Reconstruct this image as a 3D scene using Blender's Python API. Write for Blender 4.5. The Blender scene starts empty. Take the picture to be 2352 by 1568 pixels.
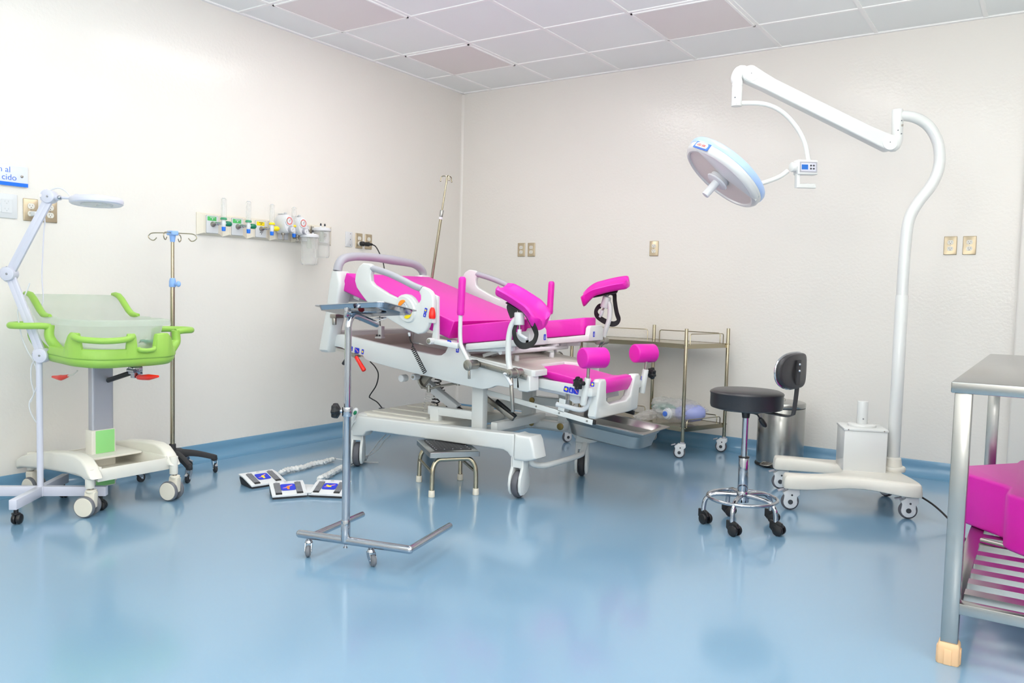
import bpy, bmesh, math, random
from mathutils.geometry import tessellate_polygon
from mathutils import Vector as V, Matrix, Euler, Quaternion
PI = math.pi
R = math.radians
SC = bpy.context.scene
COL = SC.collection
random.seed(7)

# ------------------------------------------------------------------ materials
def lin(h):
    h = h.lstrip('#')
    o = []
    for i in (0, 2, 4):
        c = int(h[i:i+2], 16) / 255
        o.append(c / 12.92 if c <= .04045 else ((c + .055) / 1.055) ** 2.4)
    return tuple(o) + (1.0,)

def mat(name, col, rough=.5, metal=0, spec=.5, coat=0, var=.03, vscale=9, bump=0, bscale=60, detail=2, trans=0, alpha=1, coat_rough=.05, stretch=None):
    m = bpy.data.materials.new(name)
    m.use_nodes = True
    nt = m.node_tree
    b = nt.nodes['Principled BSDF']
    c = lin(col)
    tc = nt.nodes.new('ShaderNodeTexCoord')
    src = tc.outputs['Object']
    if stretch:
        mp = nt.nodes.new('ShaderNodeMapping')
        mp.inputs['Scale'].default_value = stretch
        nt.links.new(src, mp.inputs['Vector'])
        src = mp.outputs['Vector']
    n = nt.nodes.new('ShaderNodeTexNoise')
    n.inputs['Scale'].default_value = vscale
    n.inputs['Detail'].default_value = detail
    nt.links.new(src, n.inputs['Vector'])
    mx = nt.nodes.new('ShaderNodeMix')
    mx.data_type = 'RGBA'
    mx.inputs['A'].default_value = tuple(max(0, x * (1 - var)) for x in c[:3]) + (1,)
    mx.inputs['B'].default_value = tuple(min(1, x * (1 + var)) for x in c[:3]) + (1,)
    nt.links.new(n.outputs['Fac'], mx.inputs['Factor'])
    nt.links.new(mx.outputs['Result'], b.inputs['Base Color'])
    b.inputs['Roughness'].default_value = rough
    b.inputs['Metallic'].default_value = metal
    b.inputs['Specular IOR Level'].default_value = spec
    b.inputs['Coat Weight'].default_value = coat
    b.inputs['Coat Roughness'].default_value = coat_rough
    b.inputs['Transmission Weight'].default_value = trans
    b.inputs['Alpha'].default_value = alpha
    if bump:
        n2 = nt.nodes.new('ShaderNodeTexNoise')
        n2.inputs['Scale'].default_value = bscale
        n2.inputs['Detail'].default_value = 1.5
        nt.links.new(src, n2.inputs['Vector'])
        bp = nt.nodes.new('ShaderNodeBump')
        bp.inputs['Strength'].default_value = bump
        bp.inputs['Distance'].default_value = .01
        nt.links.new(n2.outputs['Fac'], bp.inputs['Height'])
        nt.links.new(bp.outputs['Normal'], b.inputs['Normal'])
        nt.links.new(bp.outputs['Normal'], b.inputs['Coat Normal'])
    return m

def clear_mat(name, col, transp=.8, rough=.05, diff=.5, tint='ffffff'):
    """thin clear or frosted plastic: part of the light goes straight through, the rest scatters"""
    m = bpy.data.materials.new(name)
    m.use_nodes = True
    nt = m.node_tree
    b = nt.nodes['Principled BSDF']
    b.inputs['Roughness'].default_value = rough
    tc = nt.nodes.new('ShaderNodeTexCoord')
    n = nt.nodes.new('ShaderNodeTexNoise')
    n.inputs['Scale'].default_value = 7
    nt.links.new(tc.outputs['Object'], n.inputs['Vector'])
    mr = nt.nodes.new('ShaderNodeMapRange')
    mr.inputs['To Min'].default_value = transp - .03
    mr.inputs['To Max'].default_value = transp + .03
    nt.links.new(n.outputs['Fac'], mr.inputs['Value'])
    b.inputs['Base Color'].default_value = lin(col)
    tl = nt.nodes.new('ShaderNodeBsdfTranslucent')
    tl.inputs['Color'].default_value = lin(col)
    a = nt.nodes.new('ShaderNodeMixShader')
    a.inputs['Fac'].default_value = diff
    nt.links.new(b.outputs['BSDF'], a.inputs[1])
    nt.links.new(tl.outputs['BSDF'], a.inputs[2])
    tr = nt.nodes.new('ShaderNodeBsdfTransparent')
    tr.inputs['Color'].default_value = lin(tint)
    fr = nt.nodes.new('ShaderNodeLayerWeight')
    fr.inputs['Blend'].default_value = .25
    sb = nt.nodes.new('ShaderNodeMath')
    sb.operation = 'MULTIPLY_ADD'
    sb.inputs[1].default_value = -.45
    nt.links.new(fr.outputs['Facing'], sb.inputs[0])
    nt.links.new(mr.outputs['Result'], sb.inputs[2])
    z = nt.nodes.new('ShaderNodeMixShader')
    nt.links.new(sb.outputs['Value'], z.inputs['Fac'])
    nt.links.new(a.outputs['Shader'], z.inputs[1])
    nt.links.new(tr.outputs['BSDF'], z.inputs[2])
    nt.links.new(z.outputs['Shader'], nt.nodes['Material Output'].inputs['Surface'])
    return m

M = dict(
    wall=mat('cream_gloss_wall_paint', 'e7e3dd', .42, coat=.35, coat_rough=.12, var=.012, vscale=1.5, bump=.10, bscale=55),
    floor=mat('blue_epoxy_floor', '769cb8', .34, spec=.6, coat=1, coat_rough=.13, var=.03, vscale=1.2, bump=.012, bscale=14),
    skirt=mat('blue_epoxy_skirting', '6896b6', .32, coat=.6, coat_rough=.12, var=.03, vscale=3, bump=.02, bscale=20),
    tile=mat('ceiling_tile', 'f2f5f3', .85, var=.012, vscale=3),
    tile_dim=mat('ceiling_panel_diffuser', 'e8e2e0', .6, var=.012, vscale=3),
    tbar=mat('white_ceiling_bar', 'f8f8f6', .5),
    white=mat('white_enamel', 'd8dad9', .28, coat=.25, var=.012),
    whiteb=mat('white_plastic', 'd9dbde', .38, var=.012),
    ivory=mat('ivory_plastic', 'dedbd2', .38, var=.012),
    cream=mat('cream_plastic', 'dfd8c9', .4, var=.015),
    lilac=mat('pale_lilac_enamel', 'cfd0de', .3, coat=.2, var=.012),
    shade=mat('grey_white_plastic', 'cfd3d9', .4, var=.015),
    beige=mat('grey_beige_panel', 'bfb8b0', .42, var=.02),
    pink=mat('magenta_vinyl', 'dc16ac', .42, spec=.45, coat=.1, coat_rough=.3, var=.03, vscale=30, bump=.05, bscale=260),
    grey=mat('grey_grip_plastic', 'a9a9b2', .42, var=.02),
    lgrey=mat('light_grey_plastic', 'c3c6c9', .4, var=.02),
    dgrey=mat('dark_grey_plastic', '6d6f75', .45, var=.03),
    steel=mat('brushed_stainless', 'a9a9a7', .24, metal=1, var=.06, vscale=6, detail=4),
    satin=mat('satin_stainless', 'a5a19a', .36, metal=1, var=.05, vscale=12, detail=4),
    gold=mat('warm_stainless', 'b0a791', .2, metal=1, var=.05, vscale=8),
    chrome=mat('chrome', 'b4b7be', .07, metal=1, var=.02),
    pan=mat('pan_steel', 'a6a4a1', .3, metal=1, var=.05, vscale=5),
    alu=mat('anodised_aluminium', 'b9bac3', .42, metal=.6, var=.03),
    brass=mat('warm_plate_steel', 'bdae94', .34, metal=.75, var=.06, vscale=40),
    bolt=mat('brass_bolt', '9c8654', .35, metal=.9, var=.1),
    black=mat('black_plastic', '17171a', .38, var=.1),
    rubber=mat('black_rubber', '2b2b2f', .6, var=.1),
    tyre=mat('grey_rubber_tyre', '5b5b62', .55, var=.05),
    vinyl=mat('black_vinyl', '2a292d', .36, spec=.5, var=.06, vscale=30, bump=.08, bscale=300),
    strap=mat('black_webbing', '1b1b1e', .5, var=.15, vscale=180),
    mesh=mat('cable_black', '0e0e10', .4, var=.1),
    red=mat('red_plastic', 'f01c08', .3, coat=.2, var=.03),
    dred=mat('dark_red_plastic', '9f1218', .35, var=.03),
    dgreen=mat('dark_green_plastic', '0c7a50', .35, var=.03),
    green=mat('lime_green_plastic', '98c556', .38, spec=.4, var=.02),
    mint=mat('mint_green_panel', '93d987', .4, var=.02),
    teal=mat('teal_cloth', '3f9d88', .7, var=.1),
    blue=mat('pale_blue_plastic', '8db4ee', .35, var=.02),
    ring=mat('lamp_ring_blue', 'a9c5f2', .32, coat=.2, var=.02),
    royal=mat('royal_blue_label', '1330c8', .4, var=.02),
    cobalt=mat('cobalt_plastic', '0f6fe0', .35, var=.02),
    bar=mat('sign_blue', '0a6fe6', .35, var=.02),
    ink=mat('sign_ink_blue', '4a78d8', .45, var=.02),
    inkd=mat('printed_dark_ink', '3b3d42', .6, var=.05),
    redink=mat('printed_red_ink', 'e0554a', .5, var=.03),
    skin=mat('printed_pink_figure', 'e58f9a', .5, var=.03),
    yellow=mat('yellow_plastic', 'f9dc0a', .35, var=.02),
    orange=mat('orange_button', 'fb8a05', .35, var=.02),
    gtag=mat('green_tag', '55c069', .45, var=.02),
    knobg=mat('green_knob', '137a57', .35, var=.03),
    peach=mat('peach_rubber_foot', 'e7bd92', .55, var=.04),
    sign=mat('frosted_sign_sheet', 'dfe4f3', .15, coat=.5, var=.01),
    lens=mat('frosted_lamp_lens', 'd3cac7', .3, coat=.3, var=.02, vscale=60),
    paleblue=mat('pale_purple_silicone', '9aa3da', .35, coat=.2, var=.05, vscale=20),
    wrap=mat('crinkled_wrap', 'd6d8d8', .25, coat=.4, var=.08, vscale=60, bump=.6, bscale=70),
    screen=mat('lcd_screen', '1468c4', .2, coat=.4, var=.08, vscale=60),
    clear=clear_mat('clear_plastic', 'f2f2f0', .84, .04, .2),
    tub=clear_mat('frosted_tub_plastic', 'e6eae6', .66, .2, .4, tint='f6fbf4'),
    bag=clear_mat('thin_plastic_film', 'e6e4e2', .68, .12, .3),
    cgreen=clear_mat('clear_green_plastic', '5fbf93', .35, .1, .3, tint='b0e6cc'),
    shadowgap=mat('dark_slot', '4a4745', .7, var=.05),
)

# ------------------------------------------------------------------ mesh builder
def cat(pts, n, closed=False):
    """Catmull-Rom resampling of a polyline"""
    P = [V(p) for p in pts]
    out = []
    m = len(P)
    for i in range(m if closed else m - 1):
        if closed:
            a, b, c, d = P[i-1], P[i], P[(i+1) % m], P[(i+2) % m]
        else:
            b, c = P[i], P[i+1]
            a = P[i-1] if i else b * 2 - c
            d = P[i+2] if i + 2 < m else c * 2 - b
        for k in range(n):
            t = k / n
            out.append(.5 * ((2*b) + (c-a)*t + (2*a-5*b+4*c-d)*t*t + (3*b-a-3*c+d)*t**3))
    if not closed:
        out.append(P[-1])
    return out

def frame(d, up=None):
    d = V(d).normalized()
    up = V(up) if up is not None else (V((0, 0, 1)) if abs(d.z) < .95 else V((0, 1, 0)))
    x = up.cross(d).normalized()
    y = d.cross(x)
    return x, y, d

class MB:
    def __init__(s):
        s.bm = bmesh.new()
        s.mi = 0
    def m(s, i):
        s.mi = i
        return s
    def _add(s, b, mat4=None):
        if mat4 is not None:
            b.transform(mat4)
        for f in b.faces:
            f.material_index = s.mi
        me = bpy.data.meshes.new('tmp')
        b.to_mesh(me)
        b.free()
        s.bm.from_mesh(me)
        bpy.data.meshes.remove(me)
        return s
    @staticmethod
    def _bev(b, w, seg, ang=20):
        if w <= 0:
            return
        es = [e for e in b.edges if len(e.link_faces) == 2 and e.calc_face_angle(0) > R(ang)]
        bmesh.ops.bevel(b, geom=es, offset=w, segments=seg, profile=.5, affect='EDGES', clamp_overlap=True)
    def box(s, c, d, rot=None, bev=0, seg=2):
        b = bmesh.new()
        bmesh.ops.create_cube(b, size=1)
        b.transform(Matrix.Diagonal((d[0], d[1], d[2], 1)))
        s._bev(b, bev, seg)
        r = Matrix.Identity(4)
        if rot is not None:
            r = (Euler(rot).to_matrix() if not isinstance(rot, Matrix) else rot).to_4x4()
        return s._add(b, Matrix.Translation(V(c)) @ r)
    def beam(s, p0, p1, w, h, up=None, bev=0, seg=2):
        p0, p1 = V(p0), V(p1)
        x, y, z = frame(p1 - p0, up)
        return s.box((p0 + p1) / 2, (w, h, (p1 - p0).length), Matrix((x, y, z)).transposed(), bev, seg)
    def prism(s, poly, plane, d0, d1, bev=0, seg=2, mat4=None):
        b = bmesh.new()
        f = {'y': lambda a, c, d: (a, d, c), 'x': lambda a, c, d: (d, a, c), 'z': lambda a, c, d: (a, c, d)}[plane]
        lo = [b.verts.new(f(p[0], p[1], d0)) for p in poly]
        hi = [b.verts.new(f(p[0], p[1], d1)) for p in poly]
        n = len(poly)
        b.faces.new(lo)
        b.faces.new(list(reversed(hi)))
        for i in range(n):
            b.faces.new((lo[i], hi[i], hi[(i+1) % n], lo[(i+1) % n]))
        bmesh.ops.recalc_face_normals(b, faces=b.faces)
        if bev:
            cap = [e for e in b.edges if (e.verts[0] in lo) == (e.verts[1] in lo)]
            bmesh.ops.bevel(b, geom=cap, offset=bev, segments=seg, profile=.5, affect='EDGES', clamp_overlap=True)
        return s._add(b, mat4)
    def cyl(s, p0, p1, r0, r1=None, seg=24, bev=0, bseg=2):
        r1 = r0 if r1 is None else r1
        p0, p1 = V(p0), V(p1)
        L = (p1 - p0).length
        if bev:
            pr = []
            for k in range(bseg + 1):
                a = PI / 2 * k / bseg
                pr.append((r0 - bev + bev * math.sin(a), bev - bev * math.cos(a)))
            for k in range(bseg + 1):
                a = PI / 2 * k / bseg
                pr.append((r1 - bev + bev * math.cos(a), L - bev + bev * math.sin(a)))
            pr = [(0, 0)] + pr + [(0, L)]
        else:
            pr = [(0, 0), (r0, 0), (r1, L), (0, L)]
        return s.lathe(pr, p0, p1 - p0, seg)
    def lathe(s, prof, o=(0, 0, 0), axis=(0, 0, 1), seg=32, sx=1, sy=1):
        b = bmesh.new()
        rings = []
        for r, z in prof:
            if r < 1e-6:
                rings.append([b.verts.new((0, 0, z))])
            else:
                rings.append([b.verts.new((r * sx * math.cos(2*PI*k/seg), r * sy * math.sin(2*PI*k/seg), z)) for k in range(seg)])
        for a, c in zip(rings, rings[1:]):
            if len(a) == 1 and len(c) == 1:
                continue
            for k in range(seg):
                k2 = (k + 1) % seg
                if len(a) == 1:
                    b.faces.new((a[0], c[k2], c[k]))
                elif len(c) == 1:
                    b.faces.new((a[k], a[k2], c[0]))
                else:
                    b.faces.new((a[k], a[k2], c[k2], c[k]))
        bmesh.ops.recalc_face_normals(b, faces=b.faces)
        x, y, z = frame(axis)
        return s._add(b, Matrix.Translation(V(o)) @ Matrix((x, y, z)).transposed().to_4x4())
    def loft(s, rings, closed=True, caps=True, ring_closed=True):
        b = bmesh.new()
        vs = [[b.verts.new(p) for p in r] for r in rings]
        n = len(vs[0])
        pairs = list(zip(vs, vs[1:])) + ([(vs[-1], vs[0])] if not closed else [])
        for a, c in pairs:
            for k in range(n if ring_closed else n - 1):
                k2 = (k + 1) % n
                b.faces.new((a[k], a[k2], c[k2], c[k]))
        if caps and closed and ring_closed:
            for ring_, rv in ((vs[0], True), (vs[-1], False)):
                if n > 70:      # long concave outline: cap it with triangles
                    for tri in tessellate_polygon([[v.co for v in ring_]]):
                        b.faces.new([ring_[i] for i in tri])
                else:
                    b.faces.new(list(reversed(ring_)) if rv else ring_)
        bmesh.ops.recalc_face_normals(b, faces=b.faces)
        return s._add(b)
    def tube(s, pts, r, seg=12, cl=False, sub=0, prof=None, up=None):
        """round tube, or a swept profile when PROF is given"""
        P = cat(pts, sub, cl) if sub else [V(p) for p in pts]
        n = len(P)
        rr = r if isinstance(r, (list, tuple)) else None
        rings = []
        x = None
        for i, p in enumerate(P):
            if cl:
                t = (P[(i+1) % n] - P[i-1]).normalized()
            else:
                t = (P[min(i+1, n-1)] - P[max(i-1, 0)]).normalized()
            if up is not None:
                u = V(up)
                x = u.cross(t)
                x = x.normalized() if x.length > 1e-4 else V((1, 0, 0))
            elif x is None:
                x = frame(t)[0]
            else:
                x = (x - t * x.dot(t))
                x = x.normalized() if x.length > 1e-6 else frame(t)[0]
            y = t.cross(x)
            if rr:
                q = i / (n - 1) * (len(rr) - 1)
                k = min(int(q), len(rr) - 2)
                rad = rr[k] + (rr[k+1] - rr[k]) * (q - k)
            else:
                rad = r
            if prof:
                rings.append([p + x * a * rad + y * c * rad for a, c in prof])
            else:
                rings.append([p + (x * math.cos(2*PI*k/seg) + y * math.sin(2*PI*k/seg)) * rad for k in range(seg)])
        return s.loft(rings, closed=not cl)
    def ball(s, c, r, rot=None, u=20, v=14):
        b = bmesh.new()
        bmesh.ops.create_uvsphere(b, u_segments=u, v_segments=v, radius=1)
        if not isinstance(r, (list, tuple)):
            r = (r, r, r)
        mm = Matrix.Diagonal((r[0], r[1], r[2], 1))
        if rot is not None:
            mm = (rot.to_4x4() if isinstance(rot, Matrix) else Euler(rot).to_matrix().to_4x4()) @ mm
        return s._add(b, Matrix.Translation(V(c)) @ mm)
    def torus(s, c, R_, r, axis=(0, 0, 1), seg=48, rs=12, sx=1, sy=1):
        x, y, z = frame(axis)
        return s.tube([V(c) + x * math.cos(2*PI*k/seg) * R_ * sx + y * math.sin(2*PI*k/seg) * R_ * sy for k in range(seg)], r, rs, cl=True)
    def text(s, txt, size, mat4, ext=.0006, align='LEFT', bold=0):
        cu = bpy.data.curves.new('txt', 'FONT')
        cu.body = txt
        cu.size = size
        cu.extrude = ext
        cu.offset = bold
        cu.align_x = align
        o = bpy.data.objects.new('txt', cu)
        COL.objects.link(o)
        bpy.context.view_layer.update()
        me = bpy.data.meshes.new_from_object(o.evaluated_get(bpy.context.evaluated_depsgraph_get()))
        bpy.data.objects.remove(o)
        bpy.data.curves.remove(cu)
        b = bmesh.new()
        b.from_mesh(me)
        bpy.data.meshes.remove(me)
        return s._add(b, mat4)

def rect(w, h, r=0, n=4, cx=0, cy=0):
    """rounded rectangle outline"""
    if r <= 0:
        return [(cx-w/2, cy-h/2), (cx+w/2, cy-h/2), (cx+w/2, cy+h/2), (cx-w/2, cy+h/2)]
    o = []
    for sx, sy, a0 in ((1, -1, -90), (1, 1, 0), (-1, 1, 90), (-1, -1, 180)):
        for k in range(n + 1):
            a = R(a0 + 90 * k / n)
            o.append((cx + sx*(w/2-r) + r*math.cos(a), cy + sy*(h/2-r) + r*math.sin(a)))
    return o

def basis(o, x, y):
    """4x4 with origin o, local x/y along given directions (z = x cross y)"""
    x = V(x).normalized()
    y = V(y)
    y = (y - x * y.dot(x)).normalized()
    z = x.cross(y)
    m4 = Matrix((x, y, z)).transposed().to_4x4()
    m4.translation = V(o)
    return m4

# ------------------------------------------------------------------ scene objects
INV = {}
def tag(o, label=None, cat=None, group=None, kind=None):
    if label: o['label'] = label
    if cat: o['category'] = cat
    if group: o['group'] = group
    if kind: o['kind'] = kind
    return o

def thing(name, label, cat, loc=(0, 0, 0), rz=0, group=None, world=False):
    o = bpy.data.objects.new(name, None)
    COL.objects.link(o)
    o.location = loc
    o.rotation_euler = (0, 0, rz)
    o.empty_display_size = .1
    INV[o.name] = (Matrix.Translation(V(loc)) @ Euler((0, 0, rz)).to_matrix().to_4x4()).inverted() if world else Matrix.Identity(4)
    return tag(o, label, cat, group)

def obj(name, mb, mats, parent=None, ang=38, label=None, kind=None):
    me = bpy.data.meshes.new(name)
    if parent is not None:
        mb.bm.transform(INV[parent.name])
    mb.bm.to_mesh(me)
    mb.bm.free()
    for k in (mats if isinstance(mats, (list, tuple)) else [mats]):
        me.materials.append(M[k] if isinstance(k, str) else k)
    for p in me.polygons:
        p.use_smooth = True
    me.set_sharp_from_angle(angle=R(ang))
    o = bpy.data.objects.new(name, me)
    COL.objects.link(o)
    if parent is not None:
        o.parent = parent
        INV[o.name] = INV[parent.name]
    return tag(o, label, kind=kind)

def solo(name, mb, mats, label, cat, group=None, ang=38, loc=None):
    """a thing that is one mesh; its origin is put at LOC"""
    o = obj(name, mb, mats, ang=ang)
    if loc is not None:
        o.data.transform(Matrix.Translation(-V(loc)))
        o.location = loc
    return tag(o, label, cat, group)

def struct(name, mb, mats):
    return tag(obj(name, mb, mats), kind='structure')

def dup(root, loc, rz=0, label=None, group=None):
    """copy a thing together with its parts and sub-parts"""
    r = root.copy()
    COL.objects.link(r)
    r.location = loc
    r.rotation_euler = (0, 0, rz)
    INV[r.name] = Matrix.Identity(4)
    if label: r['label'] = label
    if group: r['group'] = group
    for ch in list(root.children):
        c = ch.copy()
        COL.objects.link(c)
        c.parent = r
        for g in list(ch.children):
            d = g.copy()
            COL.objects.link(d)
            d.parent = c
    return r

# ------------------------------------------------------------------ camera (28 mm-equivalent lens, eye height 1.10 m)
cam = bpy.data.cameras.new('camera')
cam.sensor_width = 36
cam.lens = 36 * 1854.0 / 2352
cam.clip_start = .05
camo = bpy.data.objects.new('camera', cam)
COL.objects.link(camo)
yaw, pitch, roll = R(33.86), R(-3.46), R(1.47)
fwd = V((-math.sin(yaw) * math.cos(pitch), math.cos(yaw) * math.cos(pitch), math.sin(pitch)))
rgt = fwd.cross(V((0, 0, 1))).normalized()
upv = rgt.cross(fwd)
rx = rgt * math.cos(roll) + upv * math.sin(roll)
ry = upv * math.cos(roll) - rgt * math.sin(roll)
mw = Matrix((rx, ry, -fwd)).transposed().to_4x4()
mw.translation = V((4.414, -5.710, 1.1006))
camo.matrix_world = mw
SC.camera = camo

# ------------------------------------------------------------------ room shell: left wall x=0, back wall y=0, ceiling 2.83 m
H = 2.833
XR, YF = 5.7, -8.2
struct('floor', MB().box(((XR)/2, YF/2, -.05), (XR + .4, -YF + .4, .1)), 'floor')
struct('wall_left', MB().box((-.06, YF/2, 1.45), (.12, -YF + .2, 3.1)), 'wall')
struct('wall_back', MB().box((2.05, .06, 1.45), (4.35, .12, 3.1)), 'wall')
struct('wall_return', MB().box((5.03, .02, 1.45), (1.62, .16, 3.1), bev=.012, seg=3), 'wall')
struct('wall_right', MB().box((XR + .06, YF/2, 1.45), (.12, -YF + .2, 3.1)), 'wall')
struct('wall_front', MB().box((XR/2, YF - .06, 1.45), (XR + .2, .12, 3.1)), 'wall')
# coved inner corner
cv = [(-.002, .002), (-.002, -.028)] + [(.028 - .03*math.cos(R(90*k/8)) , -.028 + .03*math.sin(R(90*k/8)) - 0.0) for k in range(9)] + [(.03, .002)]
struct('trim_1', MB().prism(cv, 'z', 0, H), 'wall')
# coved blue skirting
def skirting(a):
    p = [(-.01, -.002), (-.01, .1), (.007, .1), (.009, .097)]
    for k in range(9):
        t = R(90 * k / 8)
        p.append((.009 + .062 * (1 - math.cos(t)), .066 - .064 * math.sin(t)))
    return p + [(.09, .0012), (.09, -.002)]
pl = skirting(0)
struct('baseboard_left', MB().prism([(a, b) for a, b in pl], 'y', YF, 0), 'skirt')
struct('baseboard_back', MB().prism([(-a, b) for a, b in pl], 'x', 0, 4.22), 'skirt')
struct('baseboard_return', MB().prism([(-a - .062, b) for a, b in pl], 'x', 4.215, XR), 'skirt')
struct('baseboard_right', MB().prism([(XR - a, b) for a, b in pl], 'y', YF, 0), 'skirt')
# suspended ceiling: 0.61 m tiles on white bars
TX, TY, TS = .31, -.528, .61
struct('ceiling', MB().box((XR/2, YF/2, H + .05), (XR + .2, -YF + .2, .1)), 'tile')
g = MB()
k = 0
while TX + k*TS < XR:
    g.box((TX + k*TS, YF/2, H - .001), (.024, -YF, .010)); k += 1
k = 0
while TY - k*TS > YF:
    g.box((XR/2, TY - k*TS, H - .0015), (XR, .024, .010)); k += 1
g.box((.011, YF/2, H - .002), (.022, -YF, .014))
g.box((XR/2, -.011, H - .002), (XR, .022, .014))
struct('trim_2', g, 'tbar')
CP = 'flat square ceiling panel, slightly darker than the tiles around it, '
for i, j, w in ((0, 0, 'closest to the corner of the two walls'), (0, 2, 'near the left wall at the top edge of the photo'), (3, 0, 'above the surgical lamp arm')):
    p = thing('ceiling_panel', CP + w, 'ceiling panel', (TX + (i+.5)*TS, TY - (j+.5)*TS, H - .012), group='darker ceiling panels')
    obj('diffuser', MB().box((0, 0, .0065), (.57, .57, .009)), 'tile_dim', p)
    f = MB()
    for a in (0, 1):
        for sgn in (-1, 1):
            c = (sgn*.288, 0, .004) if a else (0, sgn*.288, .004)
            f.box(c, (.012, .588, .010) if a else (.588, .012, .010))
    obj('frame', f, 'tbar', p)

# ------------------------------------------------------------------ lights: the camera flash, plus added fill lights at and below the ceiling
def area(n, loc, sx, sy, e, col=(1, 1, 1), rot=(0, 0, 0)):
    l = bpy.data.lights.new(n, 'AREA')
    l.shape = 'RECTANGLE'
    l.size, l.size_y = sx, sy
    l.energy = e
    l.color = col
    o = bpy.data.objects.new(n, l)
    o.location = loc
    o.rotation_euler = rot
    COL.objects.link(o)
    return o
E_CEIL = 9.5
E_BOUNCE = 64
LC = (1, .985, .955)
for x, y, k in ((1.5, -3.3, 1.1), (3.6, -3.3, 1.0), (1.5, -5.8, .4), (3.6, -5.8, .8), (1.3, -2.0, 1.7), (3.0, -2.0, 1.2), (4.9, -2.0, .7)):
    area('ceiling_fill', (x, y, H - .02), .58, 1.19, E_CEIL * k, LC)  # added fill, not known lamps: lifts the room and the lower far walls
for bx, by, bz in ((4.9, -7.0, 1.3), (2.9, -7.2, 1.3), (5.3, -3.9, 1.2)):
    area('bounce_fill', (bx, by, bz), 1.0, .9, E_BOUNCE, LC, (PI - R(2), 0, R(24)))  # added upward fill lights out of view, to brighten the ceiling
fl = bpy.data.lights.new('camera_flash', 'POINT')
fl.energy = 40
fl.shadow_soft_size = .035
fl.color = (1, .97, .93)
flo = bpy.data.objects.new('camera_flash', fl)
flo.location = (4.44, -5.93, 1.22)
COL.objects.link(flo)
w = bpy.data.worlds.new('world')
SC.world = w
w.use_nodes = True
w.node_tree.nodes['Background'].inputs['Color'].default_value = (1, .99, .97, 1)
w.node_tree.nodes['Background'].inputs['Strength'].default_value = .3
SC.view_settings.view_transform = 'Standard'
SC.view_settings.look = 'None'
SC.view_settings.gamma = 1
SC.view_settings.use_curve_mapping = False
SC.view_settings.exposure = .08
SC.cycles.use_denoising = True
SC.cycles.max_bounces = 12
SC.cycles.diffuse_bounces = 6
SC.cycles.transparent_max_bounces = 24
SC.cycles.sample_clamp_indirect = 8

# ------------------------------------------------------------------ outlets, switch plate, sign
def duplex(name, label, loc, rz, group, pm='brass', fm='ivory'):
    """receptacle plate, 72 x 114 mm, its face towards local -y"""
    t = thing(name, label, 'outlet', loc, rz, group)
    p = MB()
    p.loft([[(x, y, z) for x, z in rect(.072*s, .114*s2, .003)] for y, s, s2 in ((0, 1, 1), (-.004, 1, 1), (-.0065, .93, .955))])
    obj('wall_plate', p, pm, t)
    for s in (-1, 1):
        r = MB()
        r.prism([(.0172*math.cos(a)*1.0, s*.0195 + max(-.0135, min(.0135, .0172*math.sin(a)))) for a in [2*PI*k/28 for k in range(28)]], 'y', -.0055, -.0085)
        r.m(1)
        for dx, h in ((-.0065, .008), (.0065, .0065)):
            r.box((dx, -.0086, s*.0195 + .003), (.0018, .0006, h))
        r.cyl((0, -.0082, s*.0195 - .0075), (0, -.0089, s*.0195 - .0075), .0024, seg=10)
        obj('receptacle', r, [fm, 'shadowgap'], t)
    obj('screw', MB().cyl((0, -.006, 0), (0, -.0082, 0), .0034, seg=14), 'satin', t)
    return t
ZO = 1.4625
GB = 'steel outlets on the back wall'
a = duplex('wall_outlet', 'steel outlet plate on back wall, left one of the pair above the bed foot', (.656, -.001, ZO), 0, GB)
for x, l in ((.756, 'steel outlet plate on back wall, right one of the pair above the bed foot'),
             (1.861, 'single steel outlet plate on the back wall between bed and surgical lamp'),
             (3.85, 'steel outlet plate right of the lamp pole, nearer the pole of the two'),
             (3.954, 'steel outlet plate right of the lamp pole, farther from the pole of the two')):
    dup(a, (x, -.001, ZO), 0, l, GB)
GL = 'steel outlets on the left wall'
for y, l in ((-3.621, 'steel outlet plate beside the white outlet with a white plug in it'),
             (-3.525, 'steel outlet plate partly behind the joint of the white magnifier lamp'),
             (-1.255, 'steel outlet plate with the black plug, beside the blank white plate'),
             (-1.153, 'steel outlet plate without plug, between black plug and room corner')):
    dup(a, (.001, y, ZO), PI/2, l, GL)
t = thing('wall_outlet', 'white double outlet plate under the blue sign at the left edge', 'outlet', (.001, -3.738, 1.4715), PI/2)
p = MB()
p.loft([[(x, y, z) for x, z in rect(.104*s, .122*s, .004)] for y, s in ((0, 1), (-.004, 1), (-.006, .95))])
obj('wall_plate', p, 'whiteb', t)
r = MB()
r.prism(rect(.05, .068, .003), 'y', -.005, -.0085)
r.m(1)
for s in (-1, 1):
    for dx in (-.008, .008):
        r.box((dx, -.0086, s*.0185 + .004), (.0022, .0006, .008))
    r.cyl((0, -.0084, s*.0185 - .006), (0, -.0089, s*.0185 - .006), .003, seg=10)
obj('receptacle', r, ['whiteb', 'lgrey'], t)
t = thing('blank_plate', 'narrow blank white plate left of the steel outlets near the room corner', 'wall plate', (.001, -1.36, 1.467), PI/2)
p = MB()
p.loft([[(x, y, z) for x, z in rect(.07*s, .112*s, .003)] for y, s in ((0, 1), (-.004, 1), (-.006, .95))])
obj('plate', p, 'whiteb', t)
for z in (-.042, 0, .042):
    obj('screw', MB().cyl((.012, -.0055, z), (.012, -.0075, z), .003, seg=12), 'dgrey', t)

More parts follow.
